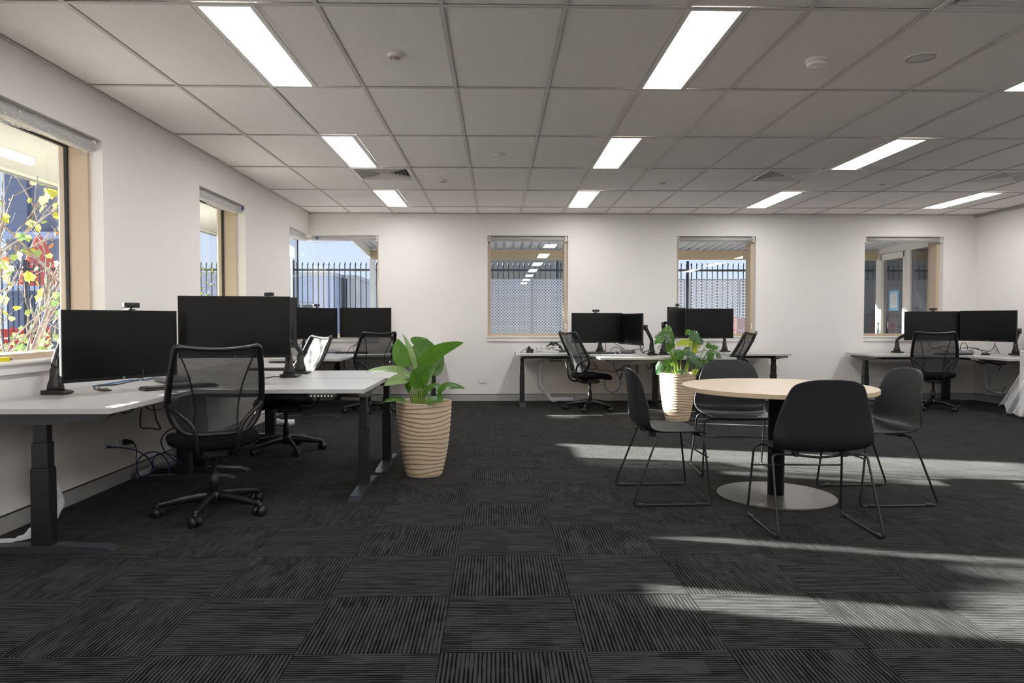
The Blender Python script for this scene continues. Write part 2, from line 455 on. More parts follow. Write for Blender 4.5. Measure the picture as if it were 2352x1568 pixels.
g = G()
y0 = YB
for a, b in WL:
    g.box((XL-WT, y0, 0), (XL, a, CZ+.2)); y0 = b
for a, b in WL:
    g.box((XL-WT, a, 0), (XL, b, OB)); g.box((XL-WT, a, OT), (XL, b, CZ+.2))
struct('wall_left', g, 'wall_paint')
g = G(); x0 = XL-WT
for a, b in WB:
    if a-x0 > .01: g.box((x0, D, 0), (a, D+WT, CZ+.2))
    x0 = b
g.box((x0, D, 0), (XR+WT, D+WT, CZ+.2))
for k, (a, b) in enumerate(WB):
    a2 = XL if k == 0 else a
    g.box((a2, D, 0), (b, D+WT, OB)); g.box((a2, D, OT), (b, D+WT, CZ+.2))
struct('wall_back', g, 'wall_paint')
struct('wall_right', G().box((XR, YB, 0), (XR+.2, D, CZ+.2)), 'wall_paint')
struct('wall_front', G().box((XL-WT, YB-.2, 0), (XR+.2, YB, CZ+.2)), 'wall_paint')
# baseboards with a dark cap line
def base(name, a, b):
    o = struct(name, G().box(a, b), 'baseboard'); return o
base('baseboard_left', (XL, YB, 0), (XL+.012, D, .092))
base('baseboard_back', (XL+.012, D-.012, 0), (XR-.012, D, .092))
base('baseboard_right', (XR-.012, YB, 0), (XR, D, .092))
for k, (a, b) in enumerate([((XL, YB, .092), (XL+.010, D, .0985)), ((XL+.01, D-.010, .092), (XR-.01, D, .0985)), ((XR-.010, YB, .092), (XR, D, .0985))]):
    struct('trim_%d' % (k+1), G().box(a, b), 'steel_black')

# ---- suspended ceiling: tiles on white tee bars
ceil = struct('ceiling', G().box((XL-WT, YB-.2, CZ+.06), (XR+.2, D+WT, CZ+.20)), 'ceiling_slab')
CX0, CY0 = -.271, 3.4456
LIGHTS = [(c, r) for c in (-2, 2, 6, 10) for r in (0, 2, 4)]
VENTS = [(-2, 3), (5, 3), (9, 3)]
T = .024; tz = CZ+.007
TILES = {}
def tile(xa, xb, ya, yb):
    xa, xb, yb = max(xa, XL), min(xb, XR), min(yb, D)
    w, d = round(xb-xa-T+.004, 3), round(yb-ya-T+.004, 3)
    if w < .02 or d < .02: return
    if (w, d) not in TILES: TILES[(w, d)] = G().box((-w/2, -d/2, 0), (w/2, d/2, .018)).mesh('ceiling_tile')
    o = obj('ceiling_tile', TILES[(w, d)], 'ceiling_board', ceil, ((xa+xb)/2, (ya+yb)/2, tz + random.uniform(-.001, .001)))
for r in range(-2, 6):
    for c in range(-4, 12):
        xa, xb, ya, yb = CX0+.6*c, CX0+.6*(c+1), CY0+1.2*r, CY0+1.2*(r+1)
        if (c, r) in LIGHTS: tile(xa+.3, xb, ya, yb)
        elif (c, r) in VENTS: tile(xa, xb, ya+.6, yb)
        elif (c, r) == (4, -1): tile(xa, xb, ya, ya+.6)
        else: tile(xa, xb, ya, yb)
YC = CY0-2.4
obj('ceiling_tile', G().box((XL, YB, CZ+.007), (XR, YC, CZ+.03)), 'ceiling_board', ceil)
for c in range(-3, 12):                                   # main tees run away from the camera
    x = CX0+.6*c
    obj('tee_bar', G().box((x-T/2, YC, CZ), (x+T/2, D, CZ+.004)).box((x-.004, YC, CZ+.004), (x+.004, D, CZ+.03)), 'tee_white', ceil)
for r in range(-2, 6):                                    # cross tees
    y = CY0+1.2*r
    obj('cross_tee', G().box((XL, y-T/2, CZ-.001), (XR, y+T/2, CZ+.003)), 'tee_white', ceil)
for (c, r) in LIGHTS:
    x = CX0+.6*c+.3
    obj('tee_bar', G().box((x-T/2, CY0+1.2*r, CZ), (x+T/2, CY0+1.2*(r+1), CZ+.004)), 'tee_white', ceil)
for (c, r) in VENTS+[(4, -1)]:
    y = CY0+1.2*r+.6; x = CX0+.6*c
    obj('cross_tee', G().box((x, y-T/2, CZ-.001), (x+.6, y+T/2, CZ+.003)), 'tee_white', ceil)
struct('trim_4', G().box((XL, YB, CZ-.003), (XL+.022, D, CZ+.001)).box((XL, D-.022, CZ-.003), (XR, D, CZ+.001)), 'tee_white')
struct('trim_5', G().box((XR-.03, YB, CZ-.03), (XR, D, CZ+.002)), 'baseboard')

# ---- ceiling panel lights
ORD = ['in the nearest light row', '', 'in the second light row', '', 'in the light row next to the back wall']
lab = {}
colname = {-2: 'over the left desks', 2: 'above the round table aisle', 6: 'right of the round smoke detector column', 10: 'nearest the right wall'}
def panel_light(x, y, label, visible=True):
    t = thing('ceiling_light', label, 'ceiling light', (x, y, CZ), 0, 'recessed ceiling light panels')
    f = .026
    g = G()
    for a, b in (((0, -.6, -.002), (f, .6, .014)), ((.3-f, -.6, -.002), (.3, .6, .014)), ((f, -.6, -.002), (.3-f, -.6+f, .014)), ((f, .6-f, -.002), (.3-f, .6, .014))): g.box(a, b)
    obj('frame', g, 'white_trim', t)
    obj('diffuser', G().box((f, -.6+f, .002), (.3-f, .6-f, .010)), 'panel_light', t)
    return t
LL = {(-2, 0): 'glowing long ceiling panel over the left desks, nearest the camera', (-2, 2): 'glowing ceiling panel just before the leftmost air vent', (-2, 4): 'small glowing ceiling panel behind the leftmost air vent',
      (2, 0): 'glowing long ceiling panel left of the smoke detector', (2, 2): 'glowing ceiling panel halfway along the row over the back centre window', (2, 4): 'small glowing ceiling panel by the back wall near the centre window',
      (6, 0): 'glowing panel cut off by the right edge, behind the flat speaker', (6, 2): 'glowing ceiling panel between the round speaker and the middle air vent', (6, 4): 'small glowing ceiling panel just behind the middle air vent',
      (10, 2): 'glowing ceiling panel out past the rightmost air vent', (10, 4): 'small glowing ceiling panel behind the rightmost air vent, near right corner', (10, 0): 'glowing ceiling panel near the right wall beyond the frame'}
for (c, r) in LIGHTS:
    panel_light(CX0+.6*c, CY0+1.2*r+.6, LL[(c, r)])
for c in (-2, 2, 6, 10):                                   # rows further back in the room, seen in the window glass
    for r in (-2, -4, -6, -8, -10):
        y = CY0+1.2*r+.6
        t = thing('ceiling_light', 'glowing ceiling panel behind the camera, seen mirrored in the window glass', 'ceiling light', (CX0+.6*c, y, CZ-(.004 if r < -2 else 0)), 0, 'ceiling panels behind the camera')
        obj('diffuser', G().box((.026, -.574, .002), (.274, .574, .006)), 'panel_light', t)

# ---- air vents
def vent(x, y, label):
    t = thing('air_vent', label, 'air vent', (x, y, CZ), 0, 'square ceiling air vents')
    def ring(g, r0, r1, z0, z1):
        a = [V((-r0, -r0, z0)), V((r0, -r0, z0)), V((r0, r0, z0)), V((-r0, r0, z0))]
        b = [V((-r1, -r1, z1)), V((r1, -r1, z1)), V((r1, r1, z1)), V((-r1, r1, z1))]
        c = [v+V((0, 0, .003)) for v in a]; d = [v+V((0, 0, .003)) for v in b]
        for i in range(4):
            j = (i+1) % 4; g.tri([a[i], a[j], b[j], b[i], c[i], c[j], d[j], d[i]], [(0, 1, 2, 3), (7, 6, 5, 4), (0, 4, 5, 1), (3, 2, 6, 7)], False)
    g = G()
    for a, b in (((-.295, -.295, -.006), (-.265, .295, .006)), ((.265, -.295, -.006), (.295, .295, .006)), ((-.265, -.295, -.006), (.265, -.265, .006)), ((-.265, .265, -.006), (.265, .295, .006))): g.box(a, b)
    obj('frame', g, 'white_trim', t)
    obj('backing', G().box((-.27, -.27, .045), (.27, .27, .05)), 'plastic_black', t)
    for k in range(7):
        r0 = .258-.036*k
        g = G(); ring(g, r0, r0-.014, -.004, .030); obj('louvre', g, 'white_trim', t)
    return t
vent(CX0+.6*-2+.3, CY0+3.6+.3, 'square white louvred ceiling vent over the left half of the room')
vent(CX0+.6*5+.3, CY0+3.6+.3, 'square white louvred ceiling vent in the middle of the three far ones')
vent(CX0+.6*9+.3, CY0+3.6+.3, 'square white louvred ceiling vent cut by the right edge, far row')
vent(CX0+.6*4+.3, CY0-.3, 'louvred ceiling vent at the very top right of the picture, nearest')

def puck(px, py, r, h, label, cat, name, parts):
    p = PZ(px, py, CZ+.006)
    t = thing(name, label, cat, (p.x, p.y, CZ+.007))
    parts(t, r, h); return t
def smoke(t, r, h):
    obj('base', G().lathe([(r, .001), (r, -h*.45), (r*.96, -h*.5)], 28), 'white_trim', t)
    obj('body', G().lathe([(r*.92, -h*.5), (r*.88, -h*.85), (r*.7, -h), (.001, -h)], 28), 'white_trim', t)
    obj('sensor', G().lathe([(r*.3, -h*.9), (r*.27, -h*1.12), (.001, -h*1.13)], 16), 'socket_white', t)
def sprink(t, r, h):
    obj('ring', G().lathe([(r, .001), (r, -h*.4), (r*.7, -h*.8), (r*.68, -h*.3)], 20, cap=False), 'white_trim', t)
    obj('lens', G().lathe([(r*.66, -h*.2), (r*.5, -h*.9), (.001, -h)], 16), 'led_lens', t)
def speaker(t, r, h):
    obj('rim', G().lathe([(r, .001), (r, -.006), (r*.94, -.008), (r*.93, -.004)], 32, cap=False), 'white_trim', t)
    obj('grille', G().lathe([(r*.94, -.005), (.001, -.006)], 32), 'tee_white', t)
puck(908, 125, .045, .03, 'small ceiling sensor with pinkish lens, nearest one', 'sensor', 'motion_sensor', sprink)
puck(1018, 413, .045, .03, 'small pink lensed ceiling sensor beside the leftmost air vent', 'sensor', 'motion_sensor', sprink)
puck(1523, 417, .045, .03, 'small ceiling sensor between centre light column and middle vent', 'sensor', 'motion_sensor', sprink)
puck(2027, 419, .045, .03, 'small ceiling sensor between the middle and rightmost air vents', 'sensor', 'motion_sensor', sprink)
puck(1147, 354, .05, .015, 'flat white ceiling sensor over the centre aisle', 'sensor', 'ceiling_sensor', smoke)
puck(1875, 135, .062, .045, 'round white smoke detector under the ceiling, right side', 'smoke detector', 'smoke_detector', smoke)
puck(2115, 132, .085, .01, 'flat round white ceiling speaker beside the smoke detector', 'speaker', 'ceiling_speaker', speaker)

# ---------------------------------------------------------------- windows
GX, GY = -2.89, 10.27
FR = .045
WN = [0]
def window_x(y0, y1):          # in the left wall
    WN[0] += 1; w = sempty('window_%d' % WN[0], (GX, (y0+y1)/2, OB))
    g = G()
    fx0, fx1 = GX-.05, XL-.09
    g.box((fx0, y0, OB), (fx1, y0+.02, OT)).box((fx0, y1-.02, OB), (fx1, y1, OT)).box((fx0, y0+.02, OB), (fx1, y1-.02, OB+.04)).box((fx0, y0+.02, OT-.04), (fx1, y1-.02, OT))
    obj('frame', g, 'tan_frame', w, world=True)
    e = .012
    g = G().box((GX-.012, y0+.02, OB+.04), (GX+.012, y0+.02+e, OT-.04)).box((GX-.012, y1-.02-e, OB+.04), (GX+.012, y1-.02, OT-.04)).box((GX-.012, y0+.02, OT-.04-e), (GX+.012, y1-.02, OT-.04))
    obj('gasket', g, 'black_gasket', w, world=True)
    obj('pane', G().box((GX-.003, y0+.02, OB+.04), (GX+.003, y1-.02, OT-.04)), 'glass', w, world=True)
    obj('sill', G().box((XL-.10, y0-.03, OB-.012), (XL+.035, y1+.03, OB+.006), .004).box((XL-.02, y0-.02, OB-.065), (XL+.02, y1+.02, OB-.012), .003), 'white_trim', w, world=True)
def window_y(x0, x1):          # in the back wall
    WN[0] += 1; w = sempty('window_%d' % WN[0], ((x0+x1)/2, GY, OB))
    g = G(); fy0, fy1 = D+.09, GY+.04
    g.box((x0, fy0, OB), (x0+FR, fy1, OT)).box((x1-FR, fy0, OB), (x1, fy1, OT)).box((x0+FR, fy0, OB), (x1-FR, fy1, OB+.042)).box((x0+FR, fy0, OT-.05), (x1-FR, fy1, OT))
    obj('frame', g, 'tan_frame', w, world=True)
    obj('pane', G().box((x0+FR, GY-.003, OB+.042), (x1-FR, GY+.003, OT-.05)), 'glass', w, world=True)
    obj('latch', G().box((x1-FR+.012, fy0-.012, OB+.11), (x1-.012, fy0, OB+.19), .003), 'white_trim', w, world=True)
    obj('sill', G().box((x0-.006, D-.03, OB-.012), (x1+.006, D+.10, OB+.004), .004).box((x0-.006, D-.018, OB-.065), (x1+.006, D, OB-.012), .003), 'white_trim', w, world=True)
window_x(*WL[3]); window_x(*WL[4])
# corner window: two panes butt at a slim post
WN[0] += 1; w = sempty('window_%d' % WN[0], (GX, GY, OB))
ya, xb = WL[5][0], WB[0][1]
g = G().box((GX-.04, ya, OB), (XL-.09, ya+.02, OT)).box((GX-.04, ya+.02, OB), (GX+.05, GY+.03, OB+.04)).box((GX-.04, ya+.02, OT-.04), (GX+.05, GY+.03, OT))
g.box((xb-.03, D+.09, OB), (xb, GY+.04, OT)).box((GX+.05, GY-.05, OB), (xb-.03, GY+.04, OB+.04)).box((GX+.05, GY-.05, OT-.04), (xb-.03, GY+.04, OT))
obj('frame', g, 'tan_frame', w, world=True)
obj('corner_joint', G().box((GX-.008, GY-.008, OB+.04), (GX+.008, GY+.008, OT-.04)), 'bezel', w, world=True)
obj('pane', G().box((GX-.003, ya+.02, OB+.04), (GX+.003, GY, OT-.04)), 'glass', w, world=True)
obj('pane', G().box((GX, GY-.003, OB+.04), (xb-.03, GY+.003, OT-.04)), 'glass', w, world=True)
obj('sill', G().box((XL-.2, ya-.02, OB-.012), (XL+.035, D+.03, OB+.006)).box((XL, D-.035, OB-.012), (xb+.006, D+.2, OB+.006)).box((XL, D-.018, OB-.065), (xb+.006, D, OB-.012)), 'white_trim', w, world=True)
for a, b in WB[1:]: window_y(a, b)
for a, b in WL[:3]: window_x(a, b)          # same windows added behind the camera, to bring daylight to the ceiling

# ---- roller blinds still in crinkled plastic
def blind(a, b, r, label, seed):
    rd = random.Random(seed); a, b = V(a), V(b); L = (b-a).length; ax = (b-a).normalized()
    t = thing('roller_blind', label, 'blind', tuple((a+b)/2), 0, 'plastic wrapped roller blinds')
    obj('tube', G().tube([a, a+ax*L*.33, a+ax*L*.66, b], r*.8, 16), 'wrap_tube', t, world=True)
    side = V((0, 0, 1)).cross(ax)
    rows = []; n = int(L/.013)+2; ph = [rd.uniform(0, 6.28) for _ in range(20)]
    for i in range(n):
        s = i/(n-1); p = a+ax*(L*s); row = []
        for k in range(21):
            an = 2*pi*k/20
            kk = k % 20
            rr = r*(1.06+.10*sin(s*L*46+ph[kk])*sin(an*3+s*L*19)+.08*sin(s*L*23+ph[(kk+7) % 20])+rd.uniform(-.075, .075)*(0 if k == 20 else 1))
            if k == 20: row.append(row[0]); continue
            z = sin(an)*rr; y = cos(an)*rr
            if z < 0: z *= 1.0+.55*max(0, sin(s*L*4.0+ph[0]))
            row.append(p+side*y+V((0, 0, z)))
        rows.append(row)
    obj('plastic_wrap', G().grid(rows, smooth=False), 'plastic_film', t, world=True)
    for e in (a, b):
        obj('bracket', G().box((e.x-.02, e.y-.02, OT-.075), (e.x+.02, e.y+.02, OT-.002), .004), 'white_trim', t, world=True)
bx = XL-.052; bz = OT-.052; by = D+.045; bz2 = OT-.042
blind((bx, WL[3][0]+.03, bz), (bx, WL[3][1]-.03, bz), .040, 'roller blind in crinkled plastic over the nearest left window', 1)
blind((bx, WL[4][0]+.03, bz), (bx, WL[4][1]-.03, bz), .040, 'roller blind in crinkled plastic over the narrow-looking second left window', 2)
blind((bx, WL[5][0]+.03, bz), (bx, D-.03, bz), .040, 'short plastic wrapped blind on the left side of the corner window', 3)
blind((XL+.03, by, bz2), (WB[0][1]-.03, by, bz2), .036, 'plastic wrapped blind on the back side of the corner window', 4)
blind((WB[1][0]+.03, by, bz2), (WB[1][1]-.03, by, bz2), .036, 'plastic wrapped blind over the centre back window', 5)
blind((WB[2][0]+.03, by, bz2), (WB[2][1]-.03, by, bz2), .036, 'plastic wrapped blind over the window behind the leafy pot', 6)
blind((WB[3][0]+.03, by, bz2), (WB[3][1]-.03, by, bz2), .036, 'plastic wrapped blind over the back window nearest the right corner', 7)
for x, y, z, s in ((XL-.012, WL[4][1]-.05, OT-.035, 2), (XL+.10, D+.012, OT-.04, 4)):
    tag(obj('blue_tape', G().box((x-.004, y-.012, z-.02), (x+.012, y+.012, z+.02), .003), mat('tape_blue%d' % s, (.02, .05, .30), .5)), 'small blue tape mark on the wrapped blind of the %s window' % ('second left' if s == 2 else 'corner'), 'tape')

# ---------------------------------------------------------------- outside
GZ = -.12
g = G().box((-45, D+WT, GZ-.2), (45, 60, GZ)).box((-45, YB-20, GZ-.2), (XL-WT, D+WT, GZ))
struct('ground', g, 'paving')
# eave over the left wall
g = G().box((-4.15, YB, 2.42), (XL-WT, 10.47, 2.46)).box((-4.15, D+WT, 2.42), (-2.2, 10.47, 2.46))
e = struct('roof', g, 'soffit_paint')
obj('fascia', G().box((-4.18, YB, 2.395), (-4.15, 10.50, 2.62)).box((-4.15, 10.47, 2.395), (-2.25, 10.50, 2.62)), 'fascia', e)
obj('soffit_bead', G().box((-4.15, YB, 2.408), (-4.06, 10.47, 2.42)), 'bead_cream', e)

# spear top fence along the yard
FY = 13.4
t = thing('fence', 'black steel picket fence with spear tops running outside the windows', 'fence', (0, FY, GZ))
zt = P(1000, 602, FY).z; zr = P(1000, 620, FY).z
h = zt-GZ; s = .0085
g = G().box((-s, -s, .05), (s, s, h-.055))
g.lathe([(.012, h-.062), (.013, h-.056), (.020, h-.043), (.013, h-.02), (.001, h)], 6, cap=True)
pk = g.mesh('picket')
x0 = P(670.7, 700, FY).x; pitch = .1001
posts = [P(1578, 700, FY).x - 2.5*k for k in range(-2, 6)]
for i in range(-88, 130):
    x = x0+pitch*i
    if any(abs(x-p) < .055 for p in posts): continue
    obj('picket', pk, 'fence_black', t, (x, 0, 0))
for z in (zr, .28):
    obj('rail', G().box((x0-8.9, -.016, z-GZ-.019), (x0+13.1, .016, z-GZ+.019)), 'fence_black', t)
for p in posts:
    obj('post', G().box((p-.027, -.027, 0), (p+.027, .027, h+.03), .003), 'fence_black', t)
# perforated privacy panels clipped to it
zp = P(1200, 641, FY).z
jx = [P(x, 700, FY).x for x in (985, 1103, 1222)] + [P(1222, 700, FY).x + .975*k for k in (1, 2)]
segs = [(jx[0], jx[1]), (jx[1], jx[2]), (jx[2], jx[3]), (jx[3], jx[4]), (jx[4], P(1573, 700, FY).x), (P(1581, 700, FY).x, P(1695, 700, FY).x)]
xx = P(1695, 700, FY).x
while xx < 6.6: segs.append((xx, xx+.975)); xx += .975
nm = ['first from the left', 'second from the left', 'right of the joint in the centre window', 'hidden behind the wall between windows', 'left of the fence post', 'right of the fence post', 'right part of the window behind the leafy pot']
for k, (a, b) in enumerate(segs):
    lb = 'grey perforated fence panel, %s' % (nm[k] if k < len(nm) else 'one of those reflected in the glass door')
    p = thing('screen_panel', lb, 'screen', ((a+b)/2, FY-.045, GZ+.04), 0, 'perforated panels on the fence')
    hh = zp-GZ-.04; w2 = (b-a)/2-.006
    obj('sheet', G().box((-w2, -.002, 0), (w2, .002, hh)), 'perforated_sheet', p)
    g = G().box((-w2, -.006, hh-.018), (w2, .006, hh+.004)).box((-w2, -.006, 0), (-w2+.016, .006, hh-.018)).box((w2-.016, -.006, 0), (w2, .006, hh-.018))
    obj('edge_frame', g, 'building_trim', p)

# awning with corrugated sheet
t = thing('awning', 'awning with corrugated roof and tan beam outside the back windows', 'awning', (0, 12.3, GZ))
ax0, ax1 = -2.2, 6.7
rows = []
for y, dz in ((10.34, .115), (12.5, 0)):
    row = []; x = ax0
    while x < ax1:
        for dx, zz in ((0, 0), (.085, 0), (.105, .032), (.127, .032)): row.append((x+dx, y, 2.385+dz+zz))
        x += .147
    rows.append(row)
obj('roof_sheet', G().grid(rows, smooth=False), 'roof_sheet', t, world=True, solid=.003)
obj('beam', G().box((ax0, 12.26, 2.215), (ax1, 12.33, 2.375)), 'beam_tan', t, world=True)
obj('barge', G().prism([(10.34, 2.40), (12.40, 2.235), (12.40, 2.42), (10.34, 2.56)], ax0-.03, ax0, 'x'), 'door_white', t, world=True)
obj('post', G().box((ax0-.01, 12.25, GZ), (ax0+.08, 12.34, 2.215)), 'post_white', t, world=True)
obj('wall_batten', G().box((ax0, 10.321, 2.40), (ax1, 10.36, 2.49)), 'beam_tan', t, world=True)

obj('added_sunshade', G().box((3.0, 12.5, 2.385), (6.74, 13.33, 2.42)), 'roof_sheet', t, world=True)  # hidden roof strip added to keep sun off the glass door
# glazed entry wall at right angles to the last window
WX = 6.75
def yx(px): d = ray(px, 700); return WX*d.y/d.x
t = thing('glazed_entry', 'pale framed glass door and sidelights seen through the right back window', 'door', (WX, 11.5, GZ))
ys = [yx(v) for v in (2240, 2146, 2089, 2080, 2022, 2011, 1940)]
zs, zd = 2.31, 2.20
g = G().box((WX, 10.33, zs), (WX+.12, 13.3, 2.75)).box((WX, 10.33, GZ), (WX+.12, ys[1], zs)).box((WX, ys[2], GZ), (WX+.10, ys[3], zs)).box((WX, ys[4], GZ), (WX+.10, ys[5], zs)).box((WX, ys[1], GZ), (WX+.10, ys[2], .10)).box((WX, ys[5], GZ), (WX+.1, 13.3, .10))
obj('frame', g, 'door_white', t, world=True)
d = obj('door_leaf', G().box((WX-.02, ys[3]+.06, GZ+.02), (WX+.03, ys[4]-.02, GZ+.30)).box((WX-.02, ys[3]+.02, zd), (WX+.03, ys[4]-.02, zs-.01)).box((WX-.02, ys[3], GZ+.02), (WX+.03, ys[3]+.06, zs-.01)).box((WX-.02, ys[4]-.05, GZ+.02), (WX+.03, ys[4], zs-.01)), 'door_white', t, world=True)
obj('handle', G().tube([(WX-.05, ys[4]-.025, .86), (WX-.05, ys[4]-.025, 1.12)], .012, 8).box((WX-.05, ys[4]-.035, .87), (WX-.02, ys[4]-.015, .89)).box((WX-.05, ys[4]-.035, 1.09), (WX-.02, ys[4]-.015, 1.11)), 'plastic_black', d, world=True)
for a, b, z0, z1 in ((ys[1], ys[2], .10, zs), (ys[3]+.06, ys[4]-.05, GZ+.30, zd), (ys[5], 13.3, .10, zs)):
    obj('pane', G().box((WX+.03, a, z0), (WX+.036, b, z1)), 'door_glass', t, world=True)
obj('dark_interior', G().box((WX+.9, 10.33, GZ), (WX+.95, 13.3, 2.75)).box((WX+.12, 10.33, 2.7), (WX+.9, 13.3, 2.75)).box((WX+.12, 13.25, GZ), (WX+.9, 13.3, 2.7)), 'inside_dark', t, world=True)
ny0, ny1 = yx(2061), yx(2039)
n = tag(obj('door_notice', G().box((WX+.022, ny0, P(2050, 712, (ny0+ny1)/2).z), (WX+.029, ny1, P(2050, 667, (ny0+ny1)/2).z)), 'paper_blue'), 'white notice with a blue border taped to the glass door outside', 'notice')
za, zb = P(2050, 707, (ny0+ny1)/2).z, P(2050, 672, (ny0+ny1)/2).z; dy = ny1-ny0
obj('sheet', G().box((WX+.018, ny0+dy*.15, za), (WX+.021, ny1-dy*.15, zb)), 'paper', n)
g = G()
for k in range(5): g.box((WX+.0165, ny0+dy*.25, zb-.03-.035*k), (WX+.0178, ny1-dy*(.25+.12*(k % 2)), zb-.024-.035*k))
obj('print', g, 'print_grey', n)

lpz = P(2052, 560, 11.7)
t = thing('entry_light', 'small round downlight glowing above the glass door outside', 'light', tuple(lpz))
obj('rim', G().lathe([(.06, .0), (.06, .03), (.045, .03), (.045, .004)], 20, cap=False), 'white_trim', t)
obj('lamp', G().lathe([(.045, .008), (.001, .006)], 20), 'panel_light', t)
obj('rod', G().tube([(0, 0, .03), (0, 0, 2.45-lpz.z)], .008, 6), 'white_trim', t)
# buildings beyond the fence
def building(name, label, x0, x1, y0, y1, z1, m, wins=(), cap=None):
    t = thing(name, label, 'building', ((x0+x1)/2, y0, GZ))
    obj('wall', G().box((x0, y0, GZ), (x1, y1, z1)), m, t, world=True)
    obj('roof_edge', G().box((x0-.06, y0-.06, z1), (x1+.06, y1, z1+.12)), cap or 'building_trim', t, world=True)
    for (a, b, za, zb) in wins:
        f = obj('window', G().box((a-.05, y0-.04, za-.05), (b+.05, y0-.001, zb+.05)), 'building_trim', t, world=True)
        obj('pane', G().box((a, y0-.05, za), (b, y0-.041, zb)), 'window_dark', f, world=True)
    return t
building('shed', 'dark grey green shed behind the fence, seen through the centre window', -1.6, 2.55, 17.5, 21, 4.2, 'shed_grey')
def px22(x): return P(x, 700, 22).x
building('low_building', 'low blue grey building behind the fence in the corner window', px22(460), px22(765), 22, 27, P(700, 634, 22).z, 'building_blue',
         [(px22(a), px22(b), P(700, 735, 22).z, P(700, 700, 22).z) for a, b in ((478, 512), (668, 690), (697, 722))])
building('narrow_building', 'narrow pale blue block behind the fence, right half of corner window', px22(782), px22(800), 23, 27, P(790, 640, 23).z, 'building_trim')
bd = building('tall_building', 'tall dark blue building behind the tree in the nearest left window', P(14, 600, 26).x, P(330, 600, 26).x, 26, 28, 11, 'building_dark')
for k, yy in enumerate((542, 660)):
    obj('ledge', G().box((P(14, 600, 26).x, 25.7, P(80, yy, 26).z-.12), (P(330, 600, 26).x, 26, P(80, yy, 26).z+.12)), 'building_blue', bd, world=True)
for a in (60, 150, 250): obj('pilaster', G().box((P(a, 600, 26).x-.2, 25.8, GZ), (P(a, 600, 26).x+.2, 26, 11)), 'building_dark', bd, world=True)

# things behind the fence
t = thing('folded_umbrella', 'folded red canvas umbrella behind the tree in the nearest left window', 'umbrella', tuple(P(95, 800, 15.5).xy)+(GZ,))
pz = lambda y: P(95, y, 15.5).z-GZ
obj('pole', G().tube([(0, 0, 0), (0, 0, pz(536))], .025, 10), 'building_trim', t)
prof = []
rows = []
for i in range(10):
    s_ = i/9; z = pz(655)+(pz(540)-pz(655))*s_; r0 = .34*(1-s_)**.8+.03
    rows.append([(r0*(1+.25*sin(a*2*pi/24*8))*cos(a*2*pi/24), r0*(1+.25*sin(a*2*pi/24*8))*sin(a*2*pi/24), z) for a in range(24)])
obj('canopy', G().grid(rows, closed=True), 'red_canvas', t)
def barrier(label, x0, x1, y, z1):
    t = thing('barrier', label, 'barrier', ((x0+x1)/2, y, GZ))
    w = x1-x0; n = 5
    for k in range(n):
        z = .08+(z1-GZ-.14)*k/n
        obj('panel', G().box((-w/2, -.03, z), (w/2, .03, z+(z1-GZ-.14)/n-.03), .01), 'red_plastic', t)
    for sx in (-1, 0, 1): obj('foot', G().box((sx*w/2*.94-.05, -.25, 0), (sx*w/2*.94+.05, .25, .08), .01).box((sx*w/2*.94-.03, .03, .08), (sx*w/2*.94+.03, .06, z1-GZ-.05)), 'red_plastic', t)
barrier('red plastic barrier behind the fence in the nearest left window', P(-60, 700, 14.6).x, P(112, 700, 14.6).x, 14.6, P(50, 745, 14.6).z)
barrier('red plastic barrier glimpsed low behind the perforated panel', P(1690, 700, 14.8).x, P(1745, 700, 14.8).x, 14.8, P(1700, 722, 14.8).z)

# leaf shape: five pointed lobes, cupped
def lobed(sz):
    pts = [(0, 0), (.20, .02), (.44, .06), (.42, .30), (.50, .54), (.29, .66), (0, 1.0), (-.29, .66), (-.50, .54), (-.42, .30), (-.44, .06), (-.20, .02)]
    vs = [V((0, .35*sz, -.04*sz))]+[V((x*sz, y*sz, -.25*sz*(x*x+(y-.4)**2))) for x, y in pts]
    return G().tri(vs, [(0, i, i % 12+1) for i in range(1, 13)])
TR = V((-4.35, 6.05, GZ))
t = thing('tree', 'sparse tree with yellow green autumn leaves outside the nearest left window', 'tree', tuple(TR))
rd = random.Random(11)
tips = []
g = G()
def branch(p, d, L, r, lev):
    pts = [p]; q = p
    for k in range(4):
        d = (d+V((rd.uniform(-.22, .22), rd.uniform(-.22, .22), rd.uniform(-.08, .16)))).normalized(); q = q+d*(L/4); pts.append(q)
    q2 = [v for v in pts if v.x < -3.35]
    if len(q2) < 2: return
    g.tube(q2, [r*(1-.5*i/4) for i in range(len(q2))], 5 if lev else 7)
    if lev >= 1: tips.extend(q2[1:])
    if lev < 3:
        for k in range(3 if lev else 4):
            a = pts[rd.randint(1, 4)]
            branch(a, (d+V((rd.uniform(-.9, .9), rd.uniform(-1.1, 1.1), rd.uniform(-.35, .6)))).normalized(), L*rd.uniform(.5, .75), r*.5, lev+1)
for dx, dy in ((.05, -.35), (-.1, .35), (-.3, -.05), (.0, .1), (.15, .55), (-.2, -.6)):
    branch(TR+V((dx*.4, dy*.4, 0)), V((dx*.5, dy*.8, 1)).normalized(), 1.75, .032, 0)
obj('branches', g, 'bark', t, world=True)['kind'] = 'stuff'
lm = [lobed(.10).mesh('leaf'), lobed(.075).mesh('leaf'), lobed(.06).mesh('leaf')]
tips = [q for q in tips if .35 < q.z < 2.75]
lvar = {}
